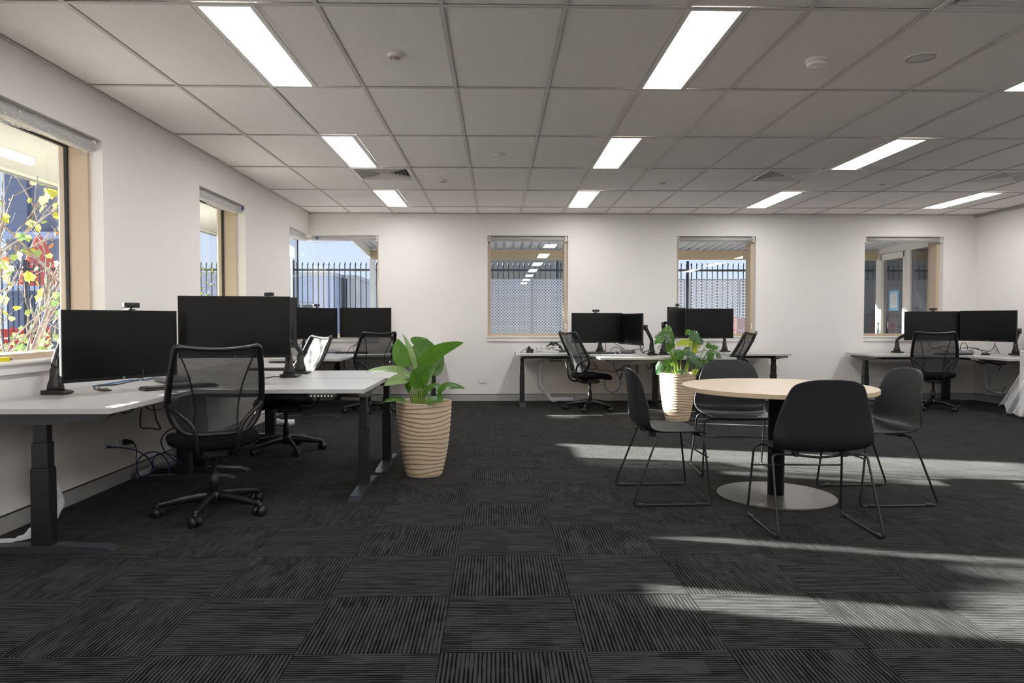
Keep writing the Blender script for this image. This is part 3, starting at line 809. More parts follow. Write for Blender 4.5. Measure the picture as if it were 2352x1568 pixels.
for i in range(290):
    q = tips[rd.randrange(len(tips))]+V((rd.uniform(-.1, .1), rd.uniform(-.1, .1), rd.uniform(-.12, .08)))
    if q.y < 5.75 and rd.random() < .7: q = tips[rd.randrange(len(tips))].copy()
    if q.x > -3.3: q.x = -3.3
    if q.y > 6.95: q.y = 6.95-rd.uniform(0, .3)
    low = q.z < 1.35
    c = rd.choices(['leaf_yellow', 'leaf_lime', 'leaf_green', 'leaf_orange'], [2, 5, 4, .3] if low else [5, 4, 1, 1.2])[0]
    k = rd.randrange(3)
    if (c, k) not in lvar: me = lm[k].copy(); me.materials.append(MATS[c]); lvar[(c, k)] = me
    obj('leaf', lvar[(c, k)], None, t, q-TR, (rd.uniform(-2.2, -.6), rd.uniform(-.7, .7), rd.uniform(0, 6.28)))
g = G()
for i in range(160):
    q = tips[rd.randrange(len(tips))]
    if q.z < 1.7: continue
    for k in range(4):
        o = q+V((rd.uniform(-.05, .05), rd.uniform(-.05, .05), rd.uniform(-.05, .05)))
        g.tri([o+V((.012, 0, 0)), o+V((-.006, .01, 0)), o+V((-.006, -.01, 0)), o+V((0, 0, .02))], [(0, 1, 3), (1, 2, 3), (2, 0, 3), (0, 2, 1)])
obj('dry_seed_heads', g, 'dry_seed', t, world=True)['kind'] = 'stuff'
g = G()
for i in range(520):          # leaves added out of view, to block a strip of sun
    q = V((rd.uniform(-4.8, -4.0), rd.uniform(4.7, 5.55), rd.uniform(.8, 2.75)))
    u = V((rd.uniform(-1, 1), rd.uniform(-1, 1), rd.uniform(-.6, .6))).normalized()*.09; w_ = u.cross(V((rd.uniform(-1, 1), rd.uniform(-1, 1), 1))).normalized()*.036
    g.tri([q-u*.5, q+w_, q+u*.6, q-w_], [(0, 1, 2, 3)])
obj('foliage', g, 'leaf_lime', t, world=True)['kind'] = 'stuff'
E2 = V((-5.6, 11.3, GZ))  # added evergreen, out of view, keeps sun from the corner window
t = thing('tree', 'unseen evergreen added to block sun, outside between the two left windows', 'tree', tuple(E2)); g = G()
for i in range(6500):
    z = rd.uniform(.2, 4.9); r = 1.0*(1-(z/5.8)**3)*rd.uniform(.5, 1)**.5; a = rd.uniform(0, 6.28)
    q = E2+V((.5*r*cos(a), r*sin(a), z)); u = V((cos(a), sin(a), rd.uniform(-.8, .8))).normalized()*.13; w_ = u.cross(V((rd.uniform(-1, 1), rd.uniform(-1, 1), 1))).normalized()*.045
    g.tri([q-u*.5, q+w_, q+u*.6, q-w_], [(0, 1, 2, 3)])
obj('foliage', g, 'leaf_green', t, world=True)['kind'] = 'stuff'
obj('trunk', G().tube([(0, 0, 0), (0, 0, 1.5), (0, 0, 4.2)], [.09, .07, .02], 8), 'bark', t)
# climbing vine on the fence
vp = P(477, 720, FY-.06)
t = thing('vine', 'thin vine with small yellow green leaves climbing the fence, second left window', 'vine', (vp.x, vp.y, GZ))
pts = spline([V((vp.x, FY-.05, GZ)), P(480, 760, FY-.05), P(474, 700, FY-.05), P(480, 660, FY-.05), P(476, 625, FY-.05), P(482, 612, FY-.05)], 6)
obj('stem', G().tube(pts, .005, 5), 'stem_green', t, world=True)
for i in range(26):
    q = pts[rd.randrange(9, len(pts))]+V((rd.uniform(-.12, .12), -.02, rd.uniform(-.06, .06)))
    c = rd.choice(['leaf_yellow', 'leaf_lime'])
    obj('leaf', lvar.get((c, 2)) or lvar[('leaf_lime', 1)], None, t, q-V((vp.x, vp.y, GZ)), (rd.uniform(-2.2, -.6), rd.uniform(-.7, .7), rd.uniform(0, 6.28)))
# low bushes at the foot of the fence, under the nearest left window
for k, (px, py, Yd, lb) in enumerate(((20, 790, 9.2, 'low green bush left of the grey trunk, nearest left window'), (95, 782, 9.6, 'low blue green bush beside the wall end, nearest left window'))):
    c = P(px, py, Yd); t = thing('bush', lb, 'bush', (c.x, c.y, GZ)); g = G()
    for i in range(260):
        a, b, r = rd.uniform(0, 6.28), rd.uniform(-.2, 1), rd.uniform(.5, 1)
        q = V((c.x+.7*r*cos(a), c.y+.6*r*sin(a), GZ+.45+.65*r*b*rd.random()+.2)); u = V((rd.uniform(-1, 1), rd.uniform(-1, 1), rd.uniform(-.5, 1))).normalized()*.07; w_ = u.orthogonal().normalized()*.03
        g.tri([q-u*.5, q+w_, q+u*.8, q-w_], [(0, 1, 2, 3)])
    obj('foliage', g, 'leaf_green', t, world=True)['kind'] = 'stuff'
    obj('stem', G().tube([(0, 0, 0), (0, 0, .6)], .02, 6), 'bark', t)

# ---------------------------------------------------------------- sit-stand desks
def PX(x, y, X):
    d = ray(x, y); return V((0, 0, EYE)) + d*(X/d.x)
def facing(fx, fy): return math.atan2(-fx, fy)
def leg_mesh(H):
    """three telescoping steel sections; local x is the foot direction"""
    g = G().box((-.046, -.033, .03), (.046, .033, H*.60), .004).box((-.040, -.028, H*.60), (.040, .028, H*.78), .003).box((-.034, -.023, H*.78), (.034, .023, H-.05), .003)
    return g
def foot_mesh():
    prof = [(-.36, 0), (.36, 0), (.36, .008), (.30, .026), (.10, .034), (-.10, .034), (-.30, .026), (-.36, .008)]
    return G().prism(prof, -.038, .038, 'y').mesh('foot')
def bracket_mesh(H):
    prof = [(-.34, 0), (.34, 0), (.34, -.022), (.31, -.034), (.07, -.062), (-.07, -.062), (-.31, -.034), (-.34, -.022)]
    return G().prism([(a, b+H) for a, b in prof], -.032, .032, 'y').mesh('bracket')
FOOT = foot_mesh()
DESKS = {}
def desk(label, ox, oy, sx, sy, LX, LY, z, third=(.40, .10, 'u'), dep=.81, ctrl=None, du=None):
    t = thing('corner_desk', label, 'desk', (ox, oy, 0), 0, 'L shaped sit-stand desks')
    A = lambda u, v: (sx*u, sy*v)
    du = du or dep
    poly = [A(0, 0), A(LX, 0), A(LX, dep), A(du, dep), A(du, LY), A(0, LY)]
    if sx*sy < 0: poly = poly[::-1]
    obj('desktop', G().prism(poly, z-.025, z), 'laminate', t)
    H = z-.025
    if H not in DESKS: DESKS[H] = (leg_mesh(H).mesh('leg'), bracket_mesh(H))
    lm_, bm_ = DESKS[H]
    for u, v, ax in ((LX-.08, dep/2, 'v'), (du/2, LY-.10, 'u'), third):
        x, y = A(u, v)
        L = obj('leg', lm_, 'steel_black', t, (x, y, 0), (0, 0, pi/2 if ax == 'v' else 0))
        obj('foot', FOOT, 'foot_top', L); obj('bracket', bm_, 'foot_top', L)
    def rail(u0, v0, u1, v1):
        (a, b), (c, d) = A(u0, v0), A(u1, v1)
        obj('rail', G().box((min(a, c), min(b, d), H-.04), (max(a, c), max(b, d), H)), 'steel_black', t)
    rail(.45, .18, LX-.11, .22); rail(.45, dep-.20, LX-.11, dep-.16); rail(.18, .45, .22, LY-.13); rail(du-.20, .45, du-.16, LY-.13)
    if ctrl:
        (u, v), rot = ctrl; x, y = A(u, v)
        c = obj('controller', G().box((-.085, -.035, -.026), (.085, .02, 0), .003), 'plastic_black', t, (x, y, H), (0, 0, rot))
        g = G()
        for k in range(7): g.box((-.065+.021*k-.005, -.0362, -.018), (-.065+.021*k+.005, -.0345, -.009))
        obj('buttons', g, 'button_white', c)
    return t
desk('white L shaped desk nearest the camera, under the nearest left window', -2.64, 5.19, 1, -1, 1.815, 1.78, .72, (.38, .09, 'u'), ctrl=((1.56, .82), 0), dep=.835, du=.775)
desk('white L shaped desk back to back behind the nearest desk', -2.64, 5.205, 1, 1, 1.84, 1.84, .72, (.38, .17, 'u'))
desk('white L shaped desk in the corner below the corner window', -2.64, 9.97, 1, -1, 1.85, 1.77, .70)
desk('white L shaped desk under the centre window with cable pile', 2.03, 9.97, -1, -1, 1.77, 1.69, .708, (.13, .40, 'v'), ctrl=((.83, 1.0), -pi/2))
desk('white L shaped desk behind the leafy pot, under the fourth window', 2.04, 9.97, 1, -1, 1.84, 1.69, .708, (.13, .40, 'v'), ctrl=((1.70, .80), 0))
desk('white L shaped desk in the right back corner', 6.88, 9.97, -1, -1, 1.88, 1.75, .69, (.55, .22, 'u'), ctrl=((.80, 1.22), -pi/2))
for ox, oy, sx, sy in ((6.88, 4.05, -1, -1), (6.88, 4.07, -1, 1), (6.88, -.6, -1, -1), (6.88, -.58, -1, 1), (-2.64, -.1, 1, -1), (-2.64, -.08, 1, 1), (2.1, -1.5, -1, -1), (2.12, -1.5, 1, -1), (2.1, -1.48, -1, 1), (2.12, -1.48, 1, 1)):  # unseen desks added to bounce light onto the ceiling
    desk('white L shaped desk added out of view to bounce light, behind or beside the camera', ox, oy, sx, sy, 1.80, 1.78, .72)
# wire cable basket under the centre desk
t = tag(obj('cable_basket', G().box((.72, 9.40, .60), (1.05, 9.41, .605)), 'steel_black'), 'black wire cable basket under the centre window desk', 'basket', None)
g = G()
for k in range(8): g.tube([(.72+.047*k, 9.40, .67), (.72+.047*k, 9.40, .60), (.72+.047*k, 9.58, .60), (.72+.047*k, 9.58, .67)], .0025, 5)
for y, z in ((9.40, .60), (9.40, .635), (9.40, .67), (9.58, .60), (9.58, .67)): g.tube([(.72, y, z), (1.05, y, z)], .003, 5)
obj('wires', g, 'steel_black', t)

# ---------------------------------------------------------------- monitors and arms
MW, MH = .69, .40
mon_me = {}
def monitor(label, L, R, zc, group='black computer monitors'):
    """L and R: the panel's ends as its user sees them"""
    L, R = V((L[0], L[1], 0)), V((R[0], R[1], 0)); c = (L+R)/2; al = (R-L).normalized()
    t = thing('monitor', label, 'monitor', (c.x, c.y, zc), math.atan2(al.y, al.x), group)
    if not mon_me:
        mon_me['c'] = G().box((-MW/2, .004, -MH/2), (MW/2, .022, MH/2), .003).box((-.20, .022, -.12), (.20, .045, .12), .010).box((-.05, .045, -.05), (.05, .055, .05), .003).mesh('casing')
        g = G()
        for a, b in (((-MW/2, -.002, -MH/2), (-MW/2+.008, .004, MH/2)), ((MW/2-.008, -.002, -MH/2), (MW/2, .004, MH/2)), ((-MW/2+.008, -.002, MH/2-.008), (MW/2-.008, .004, MH/2)), ((-MW/2+.008, -.002, -MH/2), (MW/2-.008, .004, -MH/2+.018))): g.box(a, b)
        mon_me['b'] = g.mesh('bezel')
        mon_me['s'] = G().box((-MW/2+.008, 0, -MH/2+.018), (MW/2-.008, .004, MH/2-.008)).mesh('screen')
        mon_me['l'] = G().prism([(.006*cos(a*pi/8), -MH/2+.009+.006*sin(a*pi/8)) for a in range(16)], -.003, -.002, 'y').mesh('logo')
    obj('casing', mon_me['c'], 'plastic_black', t); obj('bezel', mon_me['b'], 'bezel', t); obj('screen', mon_me['s'], 'screen', t); obj('logo', mon_me['l'], 'logo_grey', t)
    return t
def back_of(t, dx=0):
    a = t.rotation_euler.z; return V(t.location) + V((cos(a)*dx - sin(a)*.055, sin(a)*dx + cos(a)*.055, 0))
def arm(label, base, elbow, m, post=.15):
    b = V(base); e = V(elbow); hd = back_of(m); a = m.rotation_euler.z; n = V((-sin(a), cos(a), 0)); h2 = hd+n*.05
    t = thing('monitor_mount', label, 'monitor arm', tuple(b), 0, 'black monitor arms clamped to desks')
    obj('base', G().prism([(-.055, 0), (.055, 0), (.075, .006), (.075, .014), (.03, .026), (-.055, .026)], -.05, .05, 'y'), 'plastic_black', t)
    obj('post', G().tube([(0, 0, .02), (0, 0, .05), (0, 0, post*.6), (0, 0, post)], [.046, .043, .030, .027], 14), 'plastic_black', t)
    top = b+V((0, 0, post)); mid = top+V((0, 0, .03))
    obj('lower_arm', G().tube(spline([top-V((0, 0, .01)), mid, mid+(e-mid)*.25+V((0, 0, .01)), mid+(e-mid)*.7, e], 5), .022, 12, flat=.8), 'gloss_black', t, world=True)
    obj('upper_arm', G().tube(spline([e, e+(h2-e)*.3+V((0, 0, .02)), h2-(h2-e)*.2, h2], 5), .019, 10, flat=.8), 'frame_black', t, world=True)
    obj('elbow_joint', G().tube([e-V((0, 0, .035)), e+V((0, 0, .035))], .027, 14), 'plastic_black', t, world=True)
    obj('mount_head', G().tube([h2+V((0, 0, .03)), h2-V((0, 0, .03))], .022, 12).tube([h2, hd], .018, 10).tube([hd+n*.006, hd-n*.002], .045, 4), 'plastic_black', t, world=True)
    return t
def webcam(label, m, dx, back=False):
    a = m.rotation_euler.z; p = V(m.location)+V((cos(a)*dx, sin(a)*dx, MH/2))
    t = thing('webcam', label, 'webcam', tuple(p), a, 'webcams clipped on monitors')
    obj('body', G().box((-.047, -.016, .016), (.047, .012, .046), .005), 'plastic_black', t)
    obj('lens', G().lathe([(.011, 0), (.010, .004), (.001, .003)], 14), 'gloss_black', t, (0, -.016, .031), (pi/2, 0, 0))
    obj('clip', G().box((-.022, -.012, .001), (.022, .036, .007), .002).box((-.022, .030, -.03), (.022, .036, .001)).tube([(0, 0, .006), (0, 0, .017)], .006, 8), 'plastic_black', t)
    return t
def mon_px(label, a, b, z=None):
    (xa, ta, Ya), (xb, tb, Yb) = a, b
    L, R = P(xa, ta, Ya), P(xb, tb, Yb)
    return monitor(label, L, R, (L.z+R.z)/2-MH/2)
m1 = mon_px('black monitor at the far left on the nearest desk, below a webcam', (143, 713, 3.84), (402, 712, 4.42))
m2 = mon_px('large black monitor behind the nearest office chair', (411.6, 674.5, 4.53), (663, 685, 4.64))
m3 = mon_px('monitor seen end on, facing away behind the large monitor', (684, 686, 5.62), (548, 683, 6.0))
m5 = mon_px('turned black monitor left of the other one in the back left corner', (672, 707, 8.78), (777, 706, 9.36))
m6 = mon_px('black monitor facing the camera below the corner window', (779, 706, 9.47), (899.5, 707, 9.45))
m9 = mon_px('black monitor right of the centre window, partly behind its neighbour', (1317, 717, 9.30), (1426, 720, 9.36))
m9b = mon_px('turned bluish monitor overlapping the one right of the centre window', (1424, 719, 9.26), (1471.7, 720.6, 8.66))
m10 = mon_px('turned monitor above the leafy pot, with webcam', (1535.7, 705, 8.62), (1574, 706, 9.22))
m11 = mon_px('black monitor in front of the fourth window, right of the leafy pot', (1575, 706, 9.36), (1684.4, 711, 9.46))
m7 = mon_px('black monitor behind the chair in the right back corner', (2075.5, 716.5, 9.62), (2212, 713, 9.36))
m8 = mon_px('greyer turned monitor at the far right of the back wall', (2214, 713, 9.24), (2327, 713, 8.70))
arm('glossy black arm at the far left holding the leftmost monitor', (*PZ(128, 905, .72).xy, .72), P(150, 765, 4.22), m1)
arm('black arm between the two back to back desks, nearer base', (*PZ(664, 866, .72).xy, .72), P(640, 770, 4.95), m2)
arm('black arm of the back to back desks, farther base', (*PZ(690, 858, .72).xy, .72), P(655, 770, 5.62), m3)
arm('black arm holding the turned monitor, corner window desk', (-2.52, 9.2, .70), (-2.5, 9.35, 1.0), m5)
arm('black arm base at the right end of the corner window desk', (-1.45, 9.86, .70), (-1.6, 9.8, 1.0), m6)
arm('black arm right of the overlapping monitors, centre window desk', (1.975, 8.93, .708), P(1483, 752, 8.86), m9b)
arm('black arm hidden behind the overlapping monitors at the back wall', (1.45, 9.86, .708), (1.35, 9.72, 1.05), m9)
arm('black arm behind the leafy plant, holding the turned monitor', (2.13, 8.93, .708), P(1524, 746, 8.88), m10)
arm('black arm right of the leafy plant below the fourth window monitor', (*PZ(1664, 808, .708).xy, .708), P(1650, 765, 9.75), m11)
arm('black arm rising left of the right corner chair', (*PZ(2060, 809, .69).xy, .69), P(2085, 765, 9.82), m7)
arm('black arm reaching to the rightmost monitor from the right edge', (6.83, 9.1, .69), P(2341, 760, 9.0), m8)
webcam('webcam on top of the leftmost monitor', m1, .05)
webcam('webcam seen from behind above the large monitor', m3, -.02)
webcam('webcam on the turned monitor under the corner window', m5, .0)
webcam('webcam on the monitor right of the centre window', m9, -.02)
webcam('webcam above the monitor behind the leafy pot', m10, .0)
webcam('webcam above the monitor in the right back corner', m7, .0)

# ---------------------------------------------------------------- office chairs
def yb(x, z):
    t = (z-.49)/.51; return -.20+.035*sin(pi*min(max(t, 0)*1.5, 1))-.17*max(t, 0)**1.3+.055*(x/.25)**2
HALF = [(0, .497), (.10, .497), (.165, .512), (.212, .560), (.240, .63), (.249, .70), (.243, .79), (.232, .89), (.221, .965), (.213, .994), (.190, 1.0), (.10, .990), (0, .985)]
def halfw(z):
    for (a, za), (b, zb) in zip(HALF[1:10], HALF[2:11]):
        if za <= z <= zb: return a+(b-a)*(z-za)/max(zb-za, 1e-6)
    return .2
def make_office(label, loc, rz):
    t = thing('office_chair', label, 'office chair', loc, rz, 'black mesh office chairs')
    # five legs with casters
    g = G().tube(spline([(0, .03, .105), (0, .12, .10), (0, .24, .082), (0, .305, .072)], 4), [.030]*4+[.026]*4+[.019]*5, 10, flat=.75)
    g.tube([(0, .305, .075), (0, .305, .05)], .014, 8)
    lm_ = g.mesh('leg')
    g = G()
    for sx in (-1, 1): g.tube([(sx*.010, 0, .029), (sx*.030, 0, .029)], .0285, 16)
    g.tube([(-.012, 0, .03), (.012, 0, .03)], .018, 10).box((-.008, -.012, .03), (.008, .03, .058), .004)
    cm = g.mesh('caster')
    for k in range(5):
        a = 2*pi*k/5+STAR[0]
        L = obj('leg', lm_, 'frame_black', t, (0, 0, 0), (0, 0, a))
        obj('caster', cm, 'plastic_black', L, (0, .305, 0), (0, 0, [.4, 1.9, 2.6, .9, 1.4][k]))
    obj('hub', G().lathe([(.034, .06), (.045, .075), (.045, .125), (.030, .135)], 20), 'frame_black', t)
    obj('gas_lift', G().lathe([(.027, .12), (.027, .24), (.015, .245), (.015, .37)], 18), 'steel_black', t)
    obj('mechanism', G().box((-.075, -.12, .345), (.075, .10, .40), .012).box((-.11, -.08, .38), (.11, .08, .415), .01).tube([(.07, .02, .375), (.20, .03, .37)], .006, 8), 'plastic_black', t)
    # cushion
    rows = []
    def ring(s, dz, k):
        out = []
        for i in range(40):
            a = 2*pi*i/40; ca, sa = cos(a), sin(a)
            q = (abs(ca)**3.2+abs(sa)**3.2)**(-1/3.2)
            x, y = .255*s*q*ca, .02+.235*s*q*sa
            lift = .022*(x/.25)**2*(1 if y < .1 else .6) - .035*max(0, (y-.12)/.13)**2
            out.append((x, y, .452+lift+dz))
        return out
    for s, dz in ((.02, .018), (.35, .018), (.7, .018), (.88, .012), (.97, -.004), (1.0, -.022), (.97, -.040), (.85, -.050), (.5, -.055), (.02, -.055)): rows.append(ring(s, dz, 0))
    obj('seat', G().grid(rows, closed=True), 'fabric_black', t)
    path = [(x, yb(x, z), z) for x, z in HALF] + [(-x, yb(x, z), z) for x, z in HALF[-2:0:-1]]
    pp = spline(path+[path[0]], 4)[:-1]
    rr = [.0125+.006*max(0, min(1, (abs(p.x)-.16)/.06)) for p in pp]
    obj('back_frame', G().tube(pp, rr, 10, closed=True), 'frame_black', t)
    rows = []
    for k in range(15):
        z = .50+.488*k/14; w_ = halfw(min(max(z, .498), .995))-.004 if k not in (0,) else .10
        rows.append([(w_*s, yb(w_*s, z)+.002, z-(.012*(1-s*s) if k == 14 else 0)) for s in [(-1+2*i/12) for i in range(13)]])
    obj('back_net', G().grid(rows), 'chair_net', t)
    g = G()
    for sx in (-1, 1):
        g.tube([(sx*x, yb(x, z)-.004, z) for x, z in [(v.x, v.z) for v in spline([(.205, 0, .985), (.168, 0, .90), (.135, 0, .79), (.118, 0, .68), (.112, 0, .58), (.115, 0, .505)], 4)]], .0045, 6)
    obj('back_seams', g, 'plastic_black', t)
    for sx in (-1, 1):          # bent tube from the side of the back down under the seat
        y1 = yb(.24, .66)
        g = G().tube(spline([(sx*.243, y1-.004, .675), (sx*.232, y1-.035, .652), (sx*.19, -.245, .625), (sx*.135, -.262, .565), (sx*.112, -.262, .49), (sx*.105, -.245, .42), (sx*.095, -.19, .375), (sx*.07, -.08, .37)], 5), .0125, 10)
        obj('back_support', g, 'frame_black', t)
        obj('pivot', G().box((sx*.246-.010, y1-.02, .655), (sx*.246+.010, y1+.014, .70), .004), 'plastic_black', t)
    return t
STAR = [radians(30-90)]
k1 = make_office('black mesh office chair nearest the camera, seen from behind', (-1.69, 4.20, 0), facing(-.45, .89))
G1 = 'black mesh office chairs'
dup(k1, (-1.86, 6.2, 0), facing(-.80, -.60), 'office chair with sunlit silvery mesh back, behind the nearest desk', G1)
dup(k1, (-1.62, 8.86, 0), facing(-.55, .83), 'office chair at the corner window desk, left of the peace lily', G1)
dup(k1, (1.19, 8.98, 0), facing(.93, .38), 'office chair seen side on below the centre window', G1)
dup(k1, (2.84, 8.72, 0), facing(-.80, .60), 'office chair behind the round table, below the fourth window', G1)
dup(k1, (5.645, 8.95, 0), facing(.50, .86), 'office chair in the right back corner, seen from behind', G1)

# ---------------------------------------------------------------- round table and sled chairs
t = thing('round_table', 'round pale oak meeting table on a black column', 'table', (1.82, 4.52, 0))
R0, TZ = .60, .722
obj('tabletop', G().lathe([(.001, TZ-.004), (R0-.002, TZ-.004), (R0-.0005, TZ-.001), (R0-.004, TZ), (.001, TZ)], 96, smooth=False), 'oak', t)
obj('edge_band', G().lathe([(.001, TZ-.028), (R0-.002, TZ-.028), (R0, TZ-.026), (R0, TZ-.005), (R0-.002, TZ-.004), (.001, TZ-.004)], 96, smooth=False), 'ply_edge', t)
obj('column', G().lathe([(.052, .012), (.052, TZ-.032), (.11, TZ-.031), (.11, TZ-.028)], 32), 'steel_black', t)
obj('base_plate', G().lathe([(.001, 0), (.36, 0), (.37, .003), (.37, .010), (.362, .012), (.052, .013), (.001, .013)], 72, smooth=False), 'base_steel', t)
def make_sled(label, loc, rz):
    t = thing('sled_chair', label, 'chair', loc, rz, 'black shell chairs around the round table')
    pr = [(.243, .426, .185, 0, 0), (.236, .438, .205, .0, 0), (.20, .446, .222, .004, 0), (.10, .446, .238, .008, 0), (-.02, .441, .250, .014, 0), (-.09, .440, .258, .022, .004), (-.14, .448, .265, .032, .014), (-.168, .470, .270, .035, .028),
          (-.181, .505, .271, .028, .042), (-.188, .55, .267, .018, .050), (-.194, .61, .254, .01, .050), (-.202, .68, .234, .004, .045), (-.210, .745, .214, 0, .038), (-.217, .795, .196, -.004, .030), (-.221, .820, .178, -.010, .024), (-.223, .833, .150, -.012, .016), (-.224, .838, .115, -.010, .010)]
    rows = []
    for y, z, w_, lift, fwd in pr:
        rows.append([(w_*s, y+fwd*abs(s)**2.4, z+lift*abs(s)**3) for s in [-1+2*i/18 for i in range(19)]])
    o = obj('shell', G().grid(rows), 'shell_black', t, solid=.011)
    sd = o.modifiers.new('smooth', 'SUBSURF'); sd.levels = sd.render_levels = 1
    r = .0065
    for sx in (-1, 1):
        X0, X1 = sx*.255, sx*.275
        def corner(p, a, b, rad=.035):
            p, a, b = V(p), V(a), V(b); u = (a-p).normalized()*rad; v = (b-p).normalized()*rad
            return [p+u, p+u*.45+v*.08, p+u*.08+v*.45, p+v] if False else [p+u*(1-k/4)**2+v*(k/4)**2 for k in range(5)]
        a = (sx*.12, .19, .425); b = (X0, .20, .425); c = (X1, .25, .009); d = (X1, -.25, .009); e = (X0, -.09, .425); f = (sx*.12, -.09, .418)
        pts = [V(a)]+corner(b, a, c)+corner(c, b, d)+corner(d, c, e)+corner(e, d, f)+[V(f)]
        obj('sled_frame', G().tube(pts, r, 9), 'rod_black', t)
        for y in (.17, -.19):
            obj('glide', G().box((X1-.010, y-.022, 0), (X1+.010, y+.022, .020), .004), 'plastic_black', t)
    obj('cross_bar', G().tube([(-.266, .226, .30), (.266, .226, .30)], .005, 8), 'rod_black', t)
    g = G().tube(spline([(-.20, -.095, .423), (-.12, -.09, .418), (0, -.09, .405), (.12, -.09, .418), (.20, -.095, .423)], 4), r, 8)
    for x in (-.13, .13): g.box((x-.015, -.11, .412), (x+.015, -.07, .445), .003)
    g2 = G().tube(spline([(-.20, .19, .425), (0, .19, .42), (.20, .19, .425)], 4), r, 8)
    for x in (-.13, .13): g2.box((x-.015, .17, .420), (x+.015, .21, .440), .003)
    obj('front_rod', g2, 'rod_black', t)
    obj('rear_rod', g, 'rod_black', t)
    return t
s1 = make_sled('black shell chair on the left of the round table, seen side on', (1.07, 4.55, 0), facing(1, .03))
GS = 'black shell chairs around the round table'
dup(s1, (1.79, 5.26, 0), facing(-.10, -1), 'black shell chair behind the round table, facing the camera', GS)
dup(s1, (1.745, 3.83, 0), facing(.03, 1), 'black shell chair nearest the camera, seen from behind', GS)
dup(s1, (2.46, 4.50, 0), facing(-1, -.03), 'black shell chair on the right of the round table', GS)

# ---------------------------------------------------------------- potted plants
def pot(t):
    H = .545; rows = []; n, m = 96, 150
    for i in range(m+1):
        s = i/m; z = H*s; row = []
        r0 = .132+(.205-.132)*(s**.85) + .012*sin(pi*s)
        for k in range(n):
            a = 2*pi*k/n
            ph = s*17.0 + .30*sin(a*2+s*6)+.16*sin(a*3-s*11+1)
            f = ph-math.floor(ph); saw = (1-f)*(1 if f > .12 else f/.12)
            fade = min(1, s*20, max(0, (1-s)*14))
            r = r0+(saw-.5)*.0085*fade
            row.append((r*cos(a), r*sin(a), z))
        rows.append(row)
    rt = [(.205*cos(2*pi*k/n), .205*sin(2*pi*k/n)) for k in range(n)]
    for f, z in ((1.0, H+.004), (.95, H+.004), (.935, H-.004), (.90, H-.05)): rows.append([(x*f, y*f, z) for x, y in rt])
    rows = [[(0.001*cos(2*pi*k/n), .001*sin(2*pi*k/n), 0) for k in range(n)]]+rows
    obj('pot', G().grid(rows, closed=True), 'pot_tan', t)
    obj('soil', G().lathe([(.187, H-.05), (.12, H-.042), (.001, H-.04)], 32, cap=False), 'soil', t)
def blade(t, B, M, T_, w, m, n=(0, -1, .3), fold=.25, stem=None, sm='stem_green', wave=0.0, pk=.42):
    """a pointed leaf along the curve B-M-T, facing n, with pleated side veins"""
    B, M, T_, n = V(B), V(M), V(T_), V(n).normalized()
    def c(s): return B*(1-s)**2+M*(2*s*(1-s))+T_*s**2
    def d(s): return ((M-B)*(1-s)+(T_-M)*s).normalized()
    rows = []; NU, NV = 36, 10
    L = (T_-B).length
    for i in range(NU+1):
        s = i/NU; p = c(s); tg = d(s); sd = tg.cross(n).normalized(); nn = sd.cross(tg).normalized()
        ww = w*.5*((s/pk)**.75*math.exp(.75*(1-s/pk)))*max(0, 1-s**5)**.8 if s > 0 else 0.0
        row = []
        for k in range(NV+1):
            v = -1+2*k/NV
            rib = .0016*sin((s*L/.011)-abs(v)*2.6)*min(1, abs(v)*3)*(1-s)
            up = abs(v)*fold*ww - .10*ww*v*v + rib + wave*ww*sin(s*14+v*2)*abs(v)
            row.append(p+sd*(v*ww)+nn*up)
        rows.append(row)
    o = obj('leaf', G().grid(rows), m, t, world=True)
    if stem is not None:
        S0 = V(stem); md = (S0+B)/2+V((0, 0, .02))
        pts = spline([S0, S0+(md-S0)*.9, B, c(.25), c(.6), c(.97)], 5)
        k = len(pts)
        obj('stem', G().tube(pts, [.0065-.0058*i/(k-1) for i in range(k)], 6), sm, o, world=True)
    return o
LC = V((-.545, 5.22, 0))
t = thing('potted_plant', 'peace lily in a rippled tan pot beside the nearest desks', 'plant', tuple(LC)); pot(t)
def lp(x, y, Y): return P(820+x/4.127, 740+y/4.127, Y)
def so(x, Y): return V((lp(x, 770, Y).x, Y, .50))
